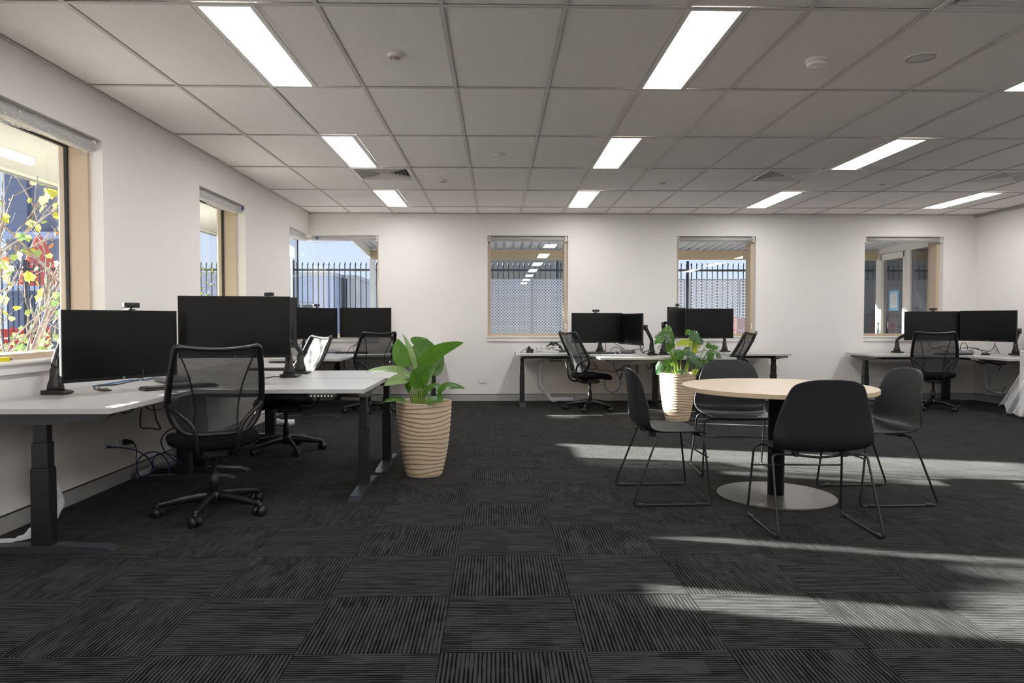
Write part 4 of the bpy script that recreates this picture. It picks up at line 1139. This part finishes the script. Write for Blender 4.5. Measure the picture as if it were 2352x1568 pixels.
LILY = [((545, 475, 5.15), (500, 300, 5.16), (430, 108, 5.18), .075, 'lily_pale', (.9, -.5, .1), .7, (575, 5.18)),
 ((497, 405, 5.30), (400, 330, 5.30), (385, 155, 5.32), .15, 'lily_green', (-.2, -1, .1), .15, (600, 5.25)),
 ((600, 400, 5.28), (640, 270, 5.26), (650, 160, 5.36), .215, 'lily_green', (.0, -1, .25), .12, (610, 5.27)),
 ((560, 230, 5.42), (600, 165, 5.44), (640, 145, 5.55), .15, 'lily_green', (0, -.8, .6), .2, (620, 5.30)),
 ((590, 430, 5.14), (700, 250, 5.10), (1014, 190, 5.04), .112, 'lily_green', (.1, -1, -.25), .30, (610, 5.22)),
 ((708, 500, 5.32), (740, 440, 5.36), (822, 318, 5.40), .11, 'lily_green', (.2, -1, .1), .2, (690, 5.28)),
 ((578, 628, 5.06), (560, 490, 5.02), (722, 428, 5.02), .145, 'lily_green', (.35, -1, .25), .25, (590, 5.15)),
 ((525, 530, 5.20), (420, 400, 5.16), (66, 474, 5.08), .115, 'lily_pale', (.15, -.45, 1), .22, (560, 5.20)),
 ((492, 552, 5.10), (400, 510, 5.06), (256, 604, 5.00), .095, 'lily_pale', (.1, -.75, .7), .2, (545, 5.14)),
 ((470, 560, 5.12), (500, 600, 5.12), (485, 670, 5.12), .06, 'lily_green', (-.5, -1, 0), .3, (530, 5.15)),
 ((640, 690, 5.12), (690, 590, 5.10), (800, 600, 5.08), .075, 'lily_green', (0, -.6, .9), .3, (630, 5.17)),
 ((782, 690, 5.20), (790, 570, 5.16), (1026, 628, 5.12), .085, 'lily_green', (0, -.7, .8), .35, (740, 5.22)),
 ((475, 762, 5.08), (380, 700, 5.04), (225, 766, 4.98), .055, 'lily_green', (0, -.6, .8), .3, (520, 5.14)),
 ((640, 768, 5.04), (730, 715, 5.02), (815, 752, 5.02), .065, 'lily_green', (0, -.8, .7), .3, (625, 5.12)),
 ((730, 745, 5.24), (780, 700, 5.26), (835, 712, 5.28), .06, 'lily_green', (0, -.7, .7), .3, (700, 5.24)),
 ((590, 650, 5.3), (620, 690, 5.3), (640, 720, 5.3), .06, 'lily_green', (.2, -1, 0), .2, (620, 5.28)),
 ((640, 560, 5.3), (625, 600, 5.3), (615, 640, 5.3), .06, 'lily_green', (-.2, -1, 0), .2, (640, 5.28))]
for B, M, T_, w_, m, n, f, (sx, sy) in LILY: blade(t, lp(*B), lp(*M), lp(*T_), w_, m, n, f, so(sx, sy))

def monstera(t, C, tip, size, m, n, stem, splits=True, droop=.25):
    """heart shaped leaf, split or whole with a wavy curled edge: C = stalk end, tip = direction of the point"""
    C, n = V(C), V(n).normalized(); y = (V(tip)-C); y = (y-n*y.dot(n)).normalized(); x = y.cross(n).normalized()
    vs = []; fs = []; K = 96; rd = random.Random(int(size*1e4)+int(C.x*999))
    rings = (.0, .25, .5, .70, .86, 1.0); p1, p2, curl, roll = rd.uniform(0, 6), rd.uniform(0, 6), rd.uniform(.3, 1.1), rd.uniform(-.5, .5)
    for i in range(K):
        a = -pi+2*pi*(i+.5)/K        # 0 = towards the tip, pi = the notch at the stalk
        b = abs(a)
        R = .44+.26*max(0, cos(b))**5+.12*sin(b)**2-.05*max(0, cos(b-.8))**6
        if b > 2.7: R *= 1-.75*((b-2.7)/(pi-2.7))
        cut = 1.0
        if splits:
            for q in (.62, 1.05, 1.48, 1.92, 2.3):
                if abs(b-q) < .075: cut = .5 if abs(b-q) < .05 else .72
        for k, f in enumerate(rings):
            rr = R*f*(cut if f > .6 else 1.0)
            px, py = rr*sin(a), .28+rr*cos(a)
            z = -droop*(px*px*(1.4+curl)+max(0, py-.15)**2*1.1) + .10*abs(px) + roll*px*py*.5
            z += f**3*(.045*sin(a*4+p1)+.03*sin(a*7+p2))
            vs.append(C+(x*px*(1-.25*f*f*curl)+y*py+n*z)*size)
    nr = len(rings)
    for i in range(K):
        j = (i+1) % K
        for k in range(nr-1):
            if k == 0: fs.append((i*nr, i*nr+1, j*nr+1))
            else: fs.append((i*nr+k, i*nr+k+1, j*nr+k+1, j*nr+k))
    g = G().tri(vs, fs); bmesh.ops.remove_doubles(g.bm, verts=g.bm.verts[:], dist=1e-5)
    o = obj('leaf', g, m, t, world=True)
    S0 = V(stem)
    pts = spline([S0, S0+(C-S0)*.5+V((0, 0, .04)), C, C+y*size*.3+n*.003, C+y*size*.7-n*size*droop*.2], 5)
    k = len(pts); obj('stem', G().tube(pts, [.0065-.0055*i/(k-1) for i in range(k)], 6), 'stem_green', o, world=True)
MC = V((2.075, 8.02, 0))
t = thing('potted_plant', 'leafy split leaf plant in a sunlit rippled pot behind the round table', 'plant', tuple(MC)); pot(t)
def mp_(x, y, Y): return P(1460+x/5.6, 720+y/5.6, Y)
def ms(x, Y): return V((mp_(x, 760, Y).x, Y, .50))
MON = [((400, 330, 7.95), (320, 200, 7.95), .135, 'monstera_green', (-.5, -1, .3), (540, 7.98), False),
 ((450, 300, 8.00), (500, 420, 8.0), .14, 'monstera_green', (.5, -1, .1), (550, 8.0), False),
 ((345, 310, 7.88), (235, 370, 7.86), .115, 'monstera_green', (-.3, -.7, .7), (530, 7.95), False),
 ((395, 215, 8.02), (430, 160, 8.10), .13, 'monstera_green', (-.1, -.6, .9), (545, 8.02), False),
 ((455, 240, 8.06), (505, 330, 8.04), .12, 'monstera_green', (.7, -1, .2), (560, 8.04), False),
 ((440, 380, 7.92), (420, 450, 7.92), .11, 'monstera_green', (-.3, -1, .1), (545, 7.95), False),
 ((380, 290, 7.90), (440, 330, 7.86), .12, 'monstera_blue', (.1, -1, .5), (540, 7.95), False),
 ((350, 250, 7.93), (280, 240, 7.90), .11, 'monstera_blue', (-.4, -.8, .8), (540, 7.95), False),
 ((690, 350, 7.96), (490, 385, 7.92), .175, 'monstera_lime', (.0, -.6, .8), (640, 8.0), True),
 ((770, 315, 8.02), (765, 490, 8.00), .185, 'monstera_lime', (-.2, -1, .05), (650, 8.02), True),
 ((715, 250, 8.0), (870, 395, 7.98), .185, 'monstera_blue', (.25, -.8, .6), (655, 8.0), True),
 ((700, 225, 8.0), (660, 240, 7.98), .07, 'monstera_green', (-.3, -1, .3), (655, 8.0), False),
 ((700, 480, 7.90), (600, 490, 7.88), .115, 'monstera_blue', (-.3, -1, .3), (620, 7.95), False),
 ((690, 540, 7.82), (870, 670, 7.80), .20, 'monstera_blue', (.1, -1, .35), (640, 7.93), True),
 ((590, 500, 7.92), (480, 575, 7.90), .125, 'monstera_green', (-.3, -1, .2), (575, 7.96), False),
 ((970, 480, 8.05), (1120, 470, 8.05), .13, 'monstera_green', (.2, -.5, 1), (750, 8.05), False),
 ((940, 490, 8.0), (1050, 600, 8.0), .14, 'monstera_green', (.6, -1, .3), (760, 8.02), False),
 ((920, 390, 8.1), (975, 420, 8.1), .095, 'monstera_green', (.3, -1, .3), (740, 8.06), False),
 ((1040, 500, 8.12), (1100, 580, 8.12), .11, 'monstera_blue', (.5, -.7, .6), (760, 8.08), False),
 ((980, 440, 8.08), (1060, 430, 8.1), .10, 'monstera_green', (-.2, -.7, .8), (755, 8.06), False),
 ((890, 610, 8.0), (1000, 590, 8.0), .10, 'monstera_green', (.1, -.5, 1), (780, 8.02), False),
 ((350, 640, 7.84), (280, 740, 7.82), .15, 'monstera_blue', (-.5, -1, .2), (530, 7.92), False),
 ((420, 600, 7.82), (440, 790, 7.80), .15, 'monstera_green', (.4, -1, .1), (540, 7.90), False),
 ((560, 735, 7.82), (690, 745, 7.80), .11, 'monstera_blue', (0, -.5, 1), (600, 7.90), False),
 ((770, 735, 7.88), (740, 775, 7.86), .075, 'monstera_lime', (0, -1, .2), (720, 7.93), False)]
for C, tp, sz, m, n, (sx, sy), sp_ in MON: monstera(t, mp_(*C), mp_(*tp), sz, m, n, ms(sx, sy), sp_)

# ---------------------------------------------------------------- things on and under the desks
def cable(label, pts, r=.0032, m='cable_black', n=6, cat='cable', group=None):
    pts = [V(p) for p in pts]
    return tag(obj('cable', G().tube(spline(pts, n), r, 6), m), label, cat, group)
def mini_pc(label, p, rz):
    t = thing('mini_computer', label, 'computer', tuple(p), rz, 'small grey desktop computers')
    obj('case', G().box((-.095, -.095, .003), (.095, .095, .045), .012, seg=3), 'pc_grey', t)
    obj('foot', G().lathe([(.06, 0), (.06, .004)], 20), 'plastic_black', t)
    obj('port', G().box((-.07, -.0955, .018), (-.058, -.093, .024)).box((.05, -.0955, .018), (.058, -.093, .026)), 'plastic_black', t)
def keyboard(label, p, rz):
    t = thing('keyboard', label, 'keyboard', tuple(p), rz, 'black keyboards')
    obj('tray', G().box((-.22, -.065, 0), (.22, .065, .014), .005), 'plastic_black', t)
    g = G()
    for r_ in range(5):
        for c in range(20):
            if r_ == 0 and 4 < c < 10: continue
            g.box((-.212+.0212*c, -.058+.0235*r_, .014), (-.194+.0212*c, -.038+.0235*r_, .021))
    g.box((-.106, -.058, .014), (-.004, -.038, .021))
    o = obj('keycaps', g, 'frame_black', t); o['kind'] = 'stuff'
def mouse(label, p, rz):
    t = thing('computer_mouse', label, 'mouse', tuple(p), rz)
    rows = []
    for i in range(9):
        s = i/8; y = -.052+.104*s; h = .034*(sin(pi*(.12+.80*s)))**.7; w_ = .031*(1-(2*s-1)**4*.45)
        rows.append([(w_*cos(a), y, h*max(0, sin(a))**.8 if 0 < k < 10 else 0) for k, a in enumerate([pi*j/10 for j in range(11)])])
    rows = [[(0, -.054, .008)]*11]+rows+[[(0, .054, .006)]*11]
    obj('body', G().grid(rows), 'plastic_black', t)
    obj('wheel', G().tube([(-.004, -.022, .031), (.004, -.022, .031)], .007, 12), 'frame_black', t)
zA, zC, zD, zF = .72, .70, .708, .69
mini_pc('grey mini computer behind the nearest office chair, on the left desk', PZ(396, 876, zA), .75)
mini_pc('grey mini computer on the corner window desk', PZ(766, 808, zC), .3)
mini_pc('grey mini computer below the centre back monitors', PZ(1441, 810, zD), -.1)
mini_pc('grey mini computer beside the right corner chair', PZ(2216, 811, zF), -.3)
keyboard('black keyboard half hidden behind the nearest office chair', PZ(412, 891, zA), .75)
keyboard('black keyboard under the large monitor, on the farther desk', PZ(632, 850, zA), .05)
keyboard('black keyboard on the corner window desk, left of its chair', PZ(808, 811, zC), .1)
keyboard('black keyboard below the centre back monitors', PZ(1372, 812.5, zD), -.03)
keyboard('black keyboard on the right corner desk', PZ(2190, 814.5, zF), -.1)
mouse('black mouse between keyboard and grey computer, centre back desk', PZ(1416, 813, zD), .3)
mouse('black mouse on the right corner desk', PZ(2263, 815, zF), .4)
mouse('black mouse left of the side on office chair, centre back desk', PZ(1292, 809, zD), 1.2)

up = lambda p, dz: V(p)+V((0, 0, dz))
def tpath(pp, z):           # points lying on (or a little over) a desk of height z
    return [up(PZ(x, y, z), .004+(dz[0] if dz else 0)) for x, y, *dz in pp]
cable('bright blue network cable lying on the left desk', tpath([(190, 888), (215, 880), (250, 876), (300, 874), (340, 873), (366, 868, .02)], zA), .004, 'cable_bright_blue')
cable('black cable looping on the left desk below the leftmost monitor', tpath([(256, 897), (235, 898), (217, 893), (224, 886), (262, 885), (300, 877), (340, 871), (364, 868, .015)], zA), .0035)
cable('second black cable beside the looping one on the left desk', tpath([(250, 894), (228, 894), (232, 887), (270, 883), (310, 874), (352, 866, .02), (366, 866, .01)], zA), .003)
cable('black cable hanging from the leftmost monitor to the desk', [up(P(330, 856, 4.15), .02), up(P(328, 872, 4.16), 0), up(PZ(345, 874, zA), .01), up(PZ(372, 872, zA), .02)], .003)
cable('thin black cable running from the left grey computer to the keyboard', tpath([(372, 876), (380, 884), (400, 884), (415, 885)], zA), .0022)
cable('black cable below the large monitor running to the arm base', tpath([(600, 868), (612, 869), (628, 866), (650, 866)], zA), .004)
cable('black cable hanging under the right edge of the left desk', [PX(325, 938, -1.87)+V((0, 0, 0)), PX(322, 965, -1.9), PX(325, 982, -1.95), PX(345, 983, -2.0), PX(368, 985, -2.0), PX(360, 965, -2.0), PX(352, 930, -2.0)], .0045)
cable('black cable draped in a loop under the left desk edge', [PX(330, 930, -1.95), PX(345, 940, -1.95), PX(372, 938, -1.95), PX(390, 918, -1.95)], .004)
cable('short black cable sagging below the desk beside the leftmost leg', [PX(275, 945, -1.95), PX(285, 948, -1.95), PX(298, 946, -1.95), PX(305, 938, -1.95)], .004)
# wall sockets and plugs
def socket(label, p, n, cat='socket', w_=.115, h=.072, sw=True, m='socket_white'):
    """p on the wall, n out of the wall"""
    rz = math.atan2(-n[0], n[1])+pi
    t = thing('wall_socket', label, cat, tuple(p), rz)
    obj('plate', G().box((-w_/2, -.009, -h/2), (w_/2, 0, h/2), .003), m, t)
    if sw:
        g = G()
        for x in (-.03, .03):
            g.box((x-.006, -.0125, .012), (x+.006, -.009, .026), .001)
        obj('switch', g, 'button_white', t)
        g = G()
        for x in (-.03, .03):
            g.box((x-.009, -.0098, -.008), (x-.006, -.0088, 0)).box((x+.006, -.0098, -.008), (x+.009, -.0088, 0)).box((x-.0015, -.0098, -.022), (x+.0015, -.0088, -.013))
        obj('slots', g, 'plastic_black', t)
    return t
w1 = PX(241, 1023, XL); socket('white data outlet with blue cable on the left wall', w1, (1, 0), 'outlet', .072, .115, False)
w2 = PX(276, 1010, XL); socket('white power socket with black plug on the left wall', w2, (1, 0), 'socket', .115, .115)
w3 = P(1108, 873, D); socket('blank white wall plate between lily pot and centre desk', w3, (0, -1), 'wall plate', .115, .08, False)
w4 = P(1006, 873, D); socket('white socket on the back wall just right of the peace lily', w4, (0, -1), 'socket', .055, .085, False)
w5 = P(1395, 878, D); socket('white data outlet under the centre back desk', w5, (0, -1), 'outlet', .072, .09, False)
c1 = w1+V((.012, .0, -.01))
t = thing('power_plug', 'black power plug and lead in the left wall socket', 'plug', tuple(w2+V((.012, .03, -.02))))
pp = w2+V((.012, .03, -.02))
obj('plug_body', G().tube([pp, pp+V((.03, 0, 0)), pp+V((.05, .0, 0)), pp+V((.065, .01, -.01))], [.022, .019, .012, .007], 12), 'plastic_black', t, world=True)
obj('lead', G().tube(spline([pp+V((.06, .01, -.008)), PX(305, 1013, -2.56), PX(313, 1030, -2.52), PX(313, 1060, -2.52), PX(318, 1090, -2.5)], 6), .004, 8), 'cable_black', t, world=True)
t = thing('network_cable', 'dark blue network cable looping from the left wall outlet', 'cable', tuple(c1))
obj('plug', G().box(c1+V((0, -.007, -.007)), c1+V((.03, .007, .007)), .003), 'cable_blue', t, world=True)
obj('lead', G().tube(spline([c1+V((.03, 0, 0)), PX(280, 1028, -2.55), PX(312, 1034, -2.45), PX(340, 1052, -2.4), PX(350, 1075, -2.4), PX(338, 1092, -2.4), PX(318, 1090, -2.4), PX(314, 1066, -2.4), PX(326, 1046, -2.38), PX(352, 1037, -2.36), PX(375, 1046, -2.34), PX(388, 1070, -2.3), PX(386, 1092, -2.28)], 8), .0045, 8), 'cable_blue', t, world=True)
cable('second dark blue cable coiled below the nearest office chair seat', [PX(410, 978, -2.2), PX(385, 990, -2.25), PX(370, 1010, -2.28), PX(378, 1035, -2.28), PX(400, 1055, -2.25), PX(416, 1064, -2.2)], .0045, 'cable_blue')
cable('third dark blue cable ring lying against the left wall skirting', [PX(365, 1088, -2.36), PX(352, 1068, -2.36), PX(356, 1047, -2.35), PX(378, 1040, -2.32), PX(402, 1048, -2.28), PX(415, 1058, -2.22)], .0045, 'cable_blue')
t = tag(obj('power_adapter', G().box((-.05, -.03, 0), (.05, .03, .032), .006), 'plastic_black', None, tuple(PZ(322, 1093, 0)+V((-.02, .06, 0))), (0, 0, .8)), 'black power adapter on the carpet by the left wall', 'adapter')

def sleeve(label, pts, r, m='sleeve_white'):
    rd = random.Random(len(label)); pts = spline(pts, 7)
    rr = [r*(1+.10*sin(i*.9)+rd.uniform(-.05, .05)) for i in range(len(pts))]
    return tag(obj('cable_sleeve', G().tube(pts, rr, 10, flat=.55), m), label, 'cable sleeve', 'white fabric cable sleeves')
sleeve('white cable sleeve hanging behind the leftmost desk leg', [PX(108, 985, -2.5), PX(112, 1060, -2.5), PX(120, 1110, -2.48), PX(136, 1150, -2.45), PX(122, 1190, -2.44)], .030)
sleeve('white cable sleeve lying on the carpet left of the leftmost leg', [PX(80, 1218, -2.45), PX(55, 1238, -2.48), PX(25, 1248, -2.52), PX(-25, 1250, -2.56)], .028)
sleeve('white cable sleeve on the carpet behind the nearest office chair', [PZ(318, 1092, .03), PZ(345, 1078, .03), PZ(360, 1066, .035), PZ(395, 1064, .035), PX(408, 1050, -2.35), PX(398, 1030, -2.35), PX(410, 1015, -2.32)], .028)
sleeve('crumpled white cable sleeve behind the second office chair', [PZ(634, 968, .03), PZ(655, 971, .035), PZ(674, 969, .03)], .035)
sleeve('white cable sleeve hanging under the centre window desk', [P(1244, 826, 9.6), P(1241, 860, 9.62), P(1242, 885, 9.65), P(1255, 903, 9.7), P(1268, 917, 9.7), P(1290, 916, 9.6), P(1318, 917, 9.5)], .030)
sleeve('white cable sleeve hanging under the right corner desk', [P(2258, 832, 9.5), P(2264, 870, 9.5), P(2268, 890, 9.5), P(2280, 898, 9.4), P(2305, 902, 9.1)], .032)

# corner window desk
cable('black monitor cable at the corner window desk running to the grey computer', [P(828, 775, 9.5), P(818, 790, 9.5), P(806, 796, 9.55), up(PZ(795, 803, zC), .004), up(PZ(778, 804, zC), .012)], .004)
cable('second black cable hanging from the corner window monitor', [P(835, 775, 9.5), P(818, 792, 9.5), P(811, 800, 9.5), up(PZ(815, 806, zC), .004)], .0035)
cable('thin black cable curling on the corner window desk', tpath([(815, 804.5), (825, 802), (838, 801)], zC), .003)
cable('black cable hanging in a loop under the corner window desk', [P(792, 822, 9.3), P(790, 840, 9.3), P(797, 852, 9.3), P(812, 853, 9.3), P(823, 840, 9.3), P(826, 822, 9.3)], .005)
cable('short black cable hanging beside the loop, corner window desk', [P(798, 822, 9.35), P(800, 832, 9.35), P(804, 838, 9.35), P(802, 824, 9.35)], .0035)
cable('black cable left of the turned monitor, corner window desk', [P(695, 783, 9.2), P(688, 792, 9.2), P(681, 806, 9.2)], .004)
# centre desk
rd = random.Random(5)
c = PZ(1262, 808, zD)
t = thing('cable_heap', 'tangled heap of white cables on the centre window desk', 'cables', tuple(c))
for k in range(7):
    a0 = rd.uniform(0, 6.28); L = []
    for i in range(16):
        a = a0+i*.62; rx = rd.uniform(.06, .13); L.append(c+V((rx*1.4*cos(a)-.02, .06*sin(a)-.05, .006+rd.uniform(.01, .075)*(1+sin(a*1.5))*.6)))
    obj('strand', G().tube(spline(L, 4), .0055, 6), 'cable_white', t, world=True)
t = thing('cable_bag', 'black plastic bag of cables behind the white cable heap', 'bag', tuple(c+V((.06, .09, 0))))
rows = []
for i in range(11):
    s = i/10; h = .13*sin(pi*(.08+.84*s))**.6; rows.append([( -.11+.24*s, .06*cos(a), max(0, h*sin(a)*(1+.18*sin(s*19+a*5)))) for a in [pi*j/12 for j in range(13)]])
obj('bag_skin', G().grid(rows), 'gloss_black', t)
obj('drawstring', G().tube(spline([(.11, 0, .05), (.16, -.02, .03), (.19, -.04, .006)], 5), .004, 6), 'plastic_black', t)
a = PZ(1217, 810, zD)
tag(obj('power_adapter', G().box((-.045, -.03, 0), (.045, .03, .055), .006), 'plastic_black', None, tuple(a), (0, 0, .2)), 'black power adapter left of the cable heap', 'adapter')
tag(obj('ear_piece', G().lathe([(.02, 0), (.022, .02), (.012, .034), (.001, .036)], 14), 'plastic_black', None, tuple(a+V((-.01, 0, .055)))), 'small round black plug resting on the adapter, centre desk', 'plug')
cable('thin black lead arching left of the adapter, centre desk', [up(PZ(1196, 810, zD), .004), up(PZ(1203, 804, zD), .03), up(PZ(1212, 802, zD), .06), a+V((0, 0, .05))], .004)
tag(obj('cardboard_tab', G().box((-.05, -.02, 0), (.05, .02, .004)), mat('card_brown', (.45, .30, .16), .8), None, tuple(PZ(1206, 811, zD))), 'small brown card under the adapter lead', 'card')
for k, (lb, pts) in enumerate((
 ('black cable hanging straight below the centre back monitor', [P(1391, 786, 9.5), P(1391, 797, 9.5), P(1390, 806, 9.5), up(PZ(1376, 808, zD), .004), up(PZ(1350, 808.5, zD), .004)]),
 ('black cable arching left of the centre grey computer', [up(PZ(1402, 807, zD), .004), P(1410, 797, 9.4), P(1422, 799, 9.35), P(1430, 802, 9.3)]),
 ('black cable from the bluish monitor sloping to the grey computer', [P(1411, 788, 9.4), P(1425, 796, 9.35), P(1434, 801, 9.3)]),
 ('thick black cable running right from the centre grey computer', [P(1452, 805, 9.2), P(1464, 801, 9.2), P(1478, 806, 9.15), up(PZ(1492, 810, zD), .006)]),
 ('black cable tangle hanging at the right monitor edge', [P(1472, 780, 8.75), P(1478, 790, 8.9), P(1476, 802, 9.0), P(1470, 795, 9.0), P(1473, 808, 9.05), P(1482, 811, 9.05)]),
 ('second tangled black cable right of the bluish monitor', [P(1471, 783, 8.8), P(1472, 797, 8.95), P(1478, 809, 9.05), P(1487, 805, 9.05), P(1500, 808, 9.1)]),
 ('thin cable lying behind the mouse, centre back desk', [up(PZ(1424, 812, zD), .004), up(PZ(1442, 812.5, zD), .004), up(PZ(1456, 811, zD), .004), up(PZ(1462, 808, zD), .008)]),
 ('bunch of dark leads between the two centre arms', [P(1512, 800, 9.15), P(1517, 793, 9.12), P(1522, 800, 9.12), P(1518, 806, 9.15), P(1513, 811, 9.15)]),
 ('looped lead beside the arm behind the leafy plant', [P(1515, 806, 9.1), P(1520, 797, 9.1), P(1526, 790, 9.1), P(1530, 797, 9.12), P(1522, 810, 9.15)]))):
    cable(lb, pts, .0042)
for lb, pts, r, m in (
 ('black lead drooping under the centre desk toward the wall', [P(1361, 828, 9.3), P(1372, 842, 9.3), P(1362, 848, 9.3), P(1350, 846, 9.3)], .005, 'cable_black'),
 ('long black lead drooping under the centre desk behind the chair', [P(1362, 836, 9.4), P(1376, 850, 9.4), P(1395, 851, 9.4), P(1412, 854, 9.4), P(1430, 842, 9.4), P(1441, 834, 9.4)], .005, 'cable_black'),
 ('black lead hanging from the controller under the centre desk', [P(1409, 829, 9.2), P(1411, 844, 9.3), P(1416, 851, 9.4), P(1432, 846, 9.4), P(1452, 834, 9.4)], .005, 'cable_black'),
 ('black lead loop beside the nearer centre desk leg', [P(1443, 834, 9.4), P(1449, 846, 9.4), P(1444, 856, 9.4), P(1430, 850, 9.4), P(1416, 849, 9.4)], .005, 'cable_black'),
 ('black lead loop hanging lowest under the centre desk', [P(1429, 849, 9.45), P(1428, 864, 9.45), P(1425, 871, 9.45), P(1427, 862, 9.45), P(1430, 850, 9.45)], .0045, 'cable_black'),
 ('short black loop right of the centre desk leg', [P(1485, 834, 9.2), P(1485, 842, 9.2), P(1490, 846, 9.2), P(1497, 842, 9.2), P(1499, 834, 9.2)], .005, 'cable_black'),
 ('blue network cable ring hanging to the outlet under the centre desk', [P(1415, 852, 9.5), P(1424, 872, 9.6), P(1424, 888, 9.7), P(1412, 900, 9.8), P(1398, 898, 9.9), P(1389, 886, 9.95), P(1390, 873, 9.97), P(1396, 871, 10.0)], .0055, 'cable_bright_blue')):
    cable(lb, pts, r, m)
# fourth window desk
cable('thin cable on the fourth window desk beside the plant', tpath([(1600, 810), (1612, 806), (1620, 803, .02), (1628, 806)], zD), .003)
# right corner desk
for lb, pts, r in (
 ('cable arching over the right corner grey computer', [P(2205, 806, 9.5), P(2207, 792, 9.5), P(2215, 787, 9.5), P(2222, 795, 9.5), P(2222, 803, 9.5)], .0045),
 ('cable running right from the right corner grey computer', [P(2205, 800, 9.5), P(2220, 798, 9.5), P(2236, 799, 9.5), P(2250, 803, 9.45), P(2274, 806, 9.4), P(2286, 791, 9.0)], .0045),
 ('second cable crossing it on the right corner desk', [P(2226, 805, 9.5), P(2240, 799, 9.5), P(2252, 804, 9.45), P(2258, 810, 9.4)], .0045),
 ('cable hanging below the rightmost monitor', [P(2285, 787, 8.95), P(2285, 792, 9.0), P(2291, 802, 9.1), P(2295, 812, 9.2)], .005),
 ('thin pale cable looping on the right corner desk', [P(2280, 797, 9.2), P(2288, 805, 9.2), P(2284, 811, 9.3), P(2270, 812, 9.35)], .003),
 ('cable lying behind the net of the right corner chair', [P(2137, 786, 9.6), P(2135, 795, 9.6), P(2147, 800, 9.6), P(2170, 795, 9.6), P(2192, 798, 9.6), P(2205, 803, 9.55)], .0045),
 ('lower cable behind the net of the right corner chair', [P(2130, 808, 9.5), P(2150, 799, 9.55), P(2165, 805, 9.5), P(2180, 808, 9.45)], .004),
 ('short black lead dangling under the right corner desk', [P(2292, 836, 8.9), P(2299, 842, 8.9), P(2296, 846, 8.9), P(2295, 849, 8.9)], .006),
 ('black lead under the right corner desk edge', [P(2240, 828, 9.2), P(2255, 834, 9.1), P(2270, 832, 9.0), P(2290, 836, 8.9), P(2310, 836, 8.8)], .010),
 ('black plug lead at the end of the white sleeve, right corner', [P(2303, 902, 9.0), P(2305, 892, 9.0), P(2312, 889, 9.0)], .006)):
    cable(lb, pts, r)
# plastic draped white cabinet at the right edge
CXc, CYc = 6.09, 7.57
t = thing('drawer_cabinet', 'white drawer cabinet cut off by the right edge', 'cabinet', (CXc+.24, CYc+.24, 0))
obj('body', G().box((CXc, CYc, .03), (CXc+.48, CYc+.48, .80), .012), 'cabinet_white', t, world=True)
for k in range(3):
    d = obj('drawer', G().box((CXc+.015, CYc-.012, .05+.245*k), (CXc+.465, CYc-.0005, .285+.245*k), .004), 'cabinet_white', t, world=True)
    obj('handle', G().box((CXc+.17, CYc-.024, .24+.245*k), (CXc+.31, CYc-.012, .25+.245*k), .002), 'baseboard', d, world=True)
obj('plinth', G().box((CXc+.03, CYc+.03, 0), (CXc+.45, CYc+.45, .03)), 'plastic_black', t, world=True)
rows = []
top = V((CXc-.02, CYc+.05, .84))
for i in range(13):
    s = i/12; row = []
    for k in range(33):
        u = k/32
        b = P(2296, 930, 7.95).lerp(P(2344, 962, 7.60), u) if u < .8 else P(2344, 962, 7.60).lerp(P(2362, 935, 7.62), (u-.8)/.2)
        tp = top+V((.05*(u-.5), -.20*u+.1, 0))
        q = tp.lerp(b+V((0, 0, .03*sin(u*11))), s**1.1)
        f = .032*s*sin(u*17+s*1.5)+.010*s*sin(u*31+1)
        row.append(q+V((-.8*f, -.6*f, .01*sin(u*9+s*5))))
    rows.append(row)
o = obj('plastic_sheet', G().grid(rows), 'drape_film')
tag(o, 'clear plastic sheet hanging in folds at the right edge', 'plastic sheet')
# yellow and black marker box on the left sill
p = PX(6, 829, XL-.03)
t = thing('marker_box', 'small yellow card box with black tip on the nearest left sill', 'box', (p.x, p.y, OB+.006))
obj('card', G().box((-.018, -.05, 0), (.018, .035, .024), .003), 'yellow_card', t)
obj('tip', G().tube([(0, .035, .012), (0, .06, .010), (0, .075, .008)], [.009, .007, .003], 10), 'plastic_black', t)
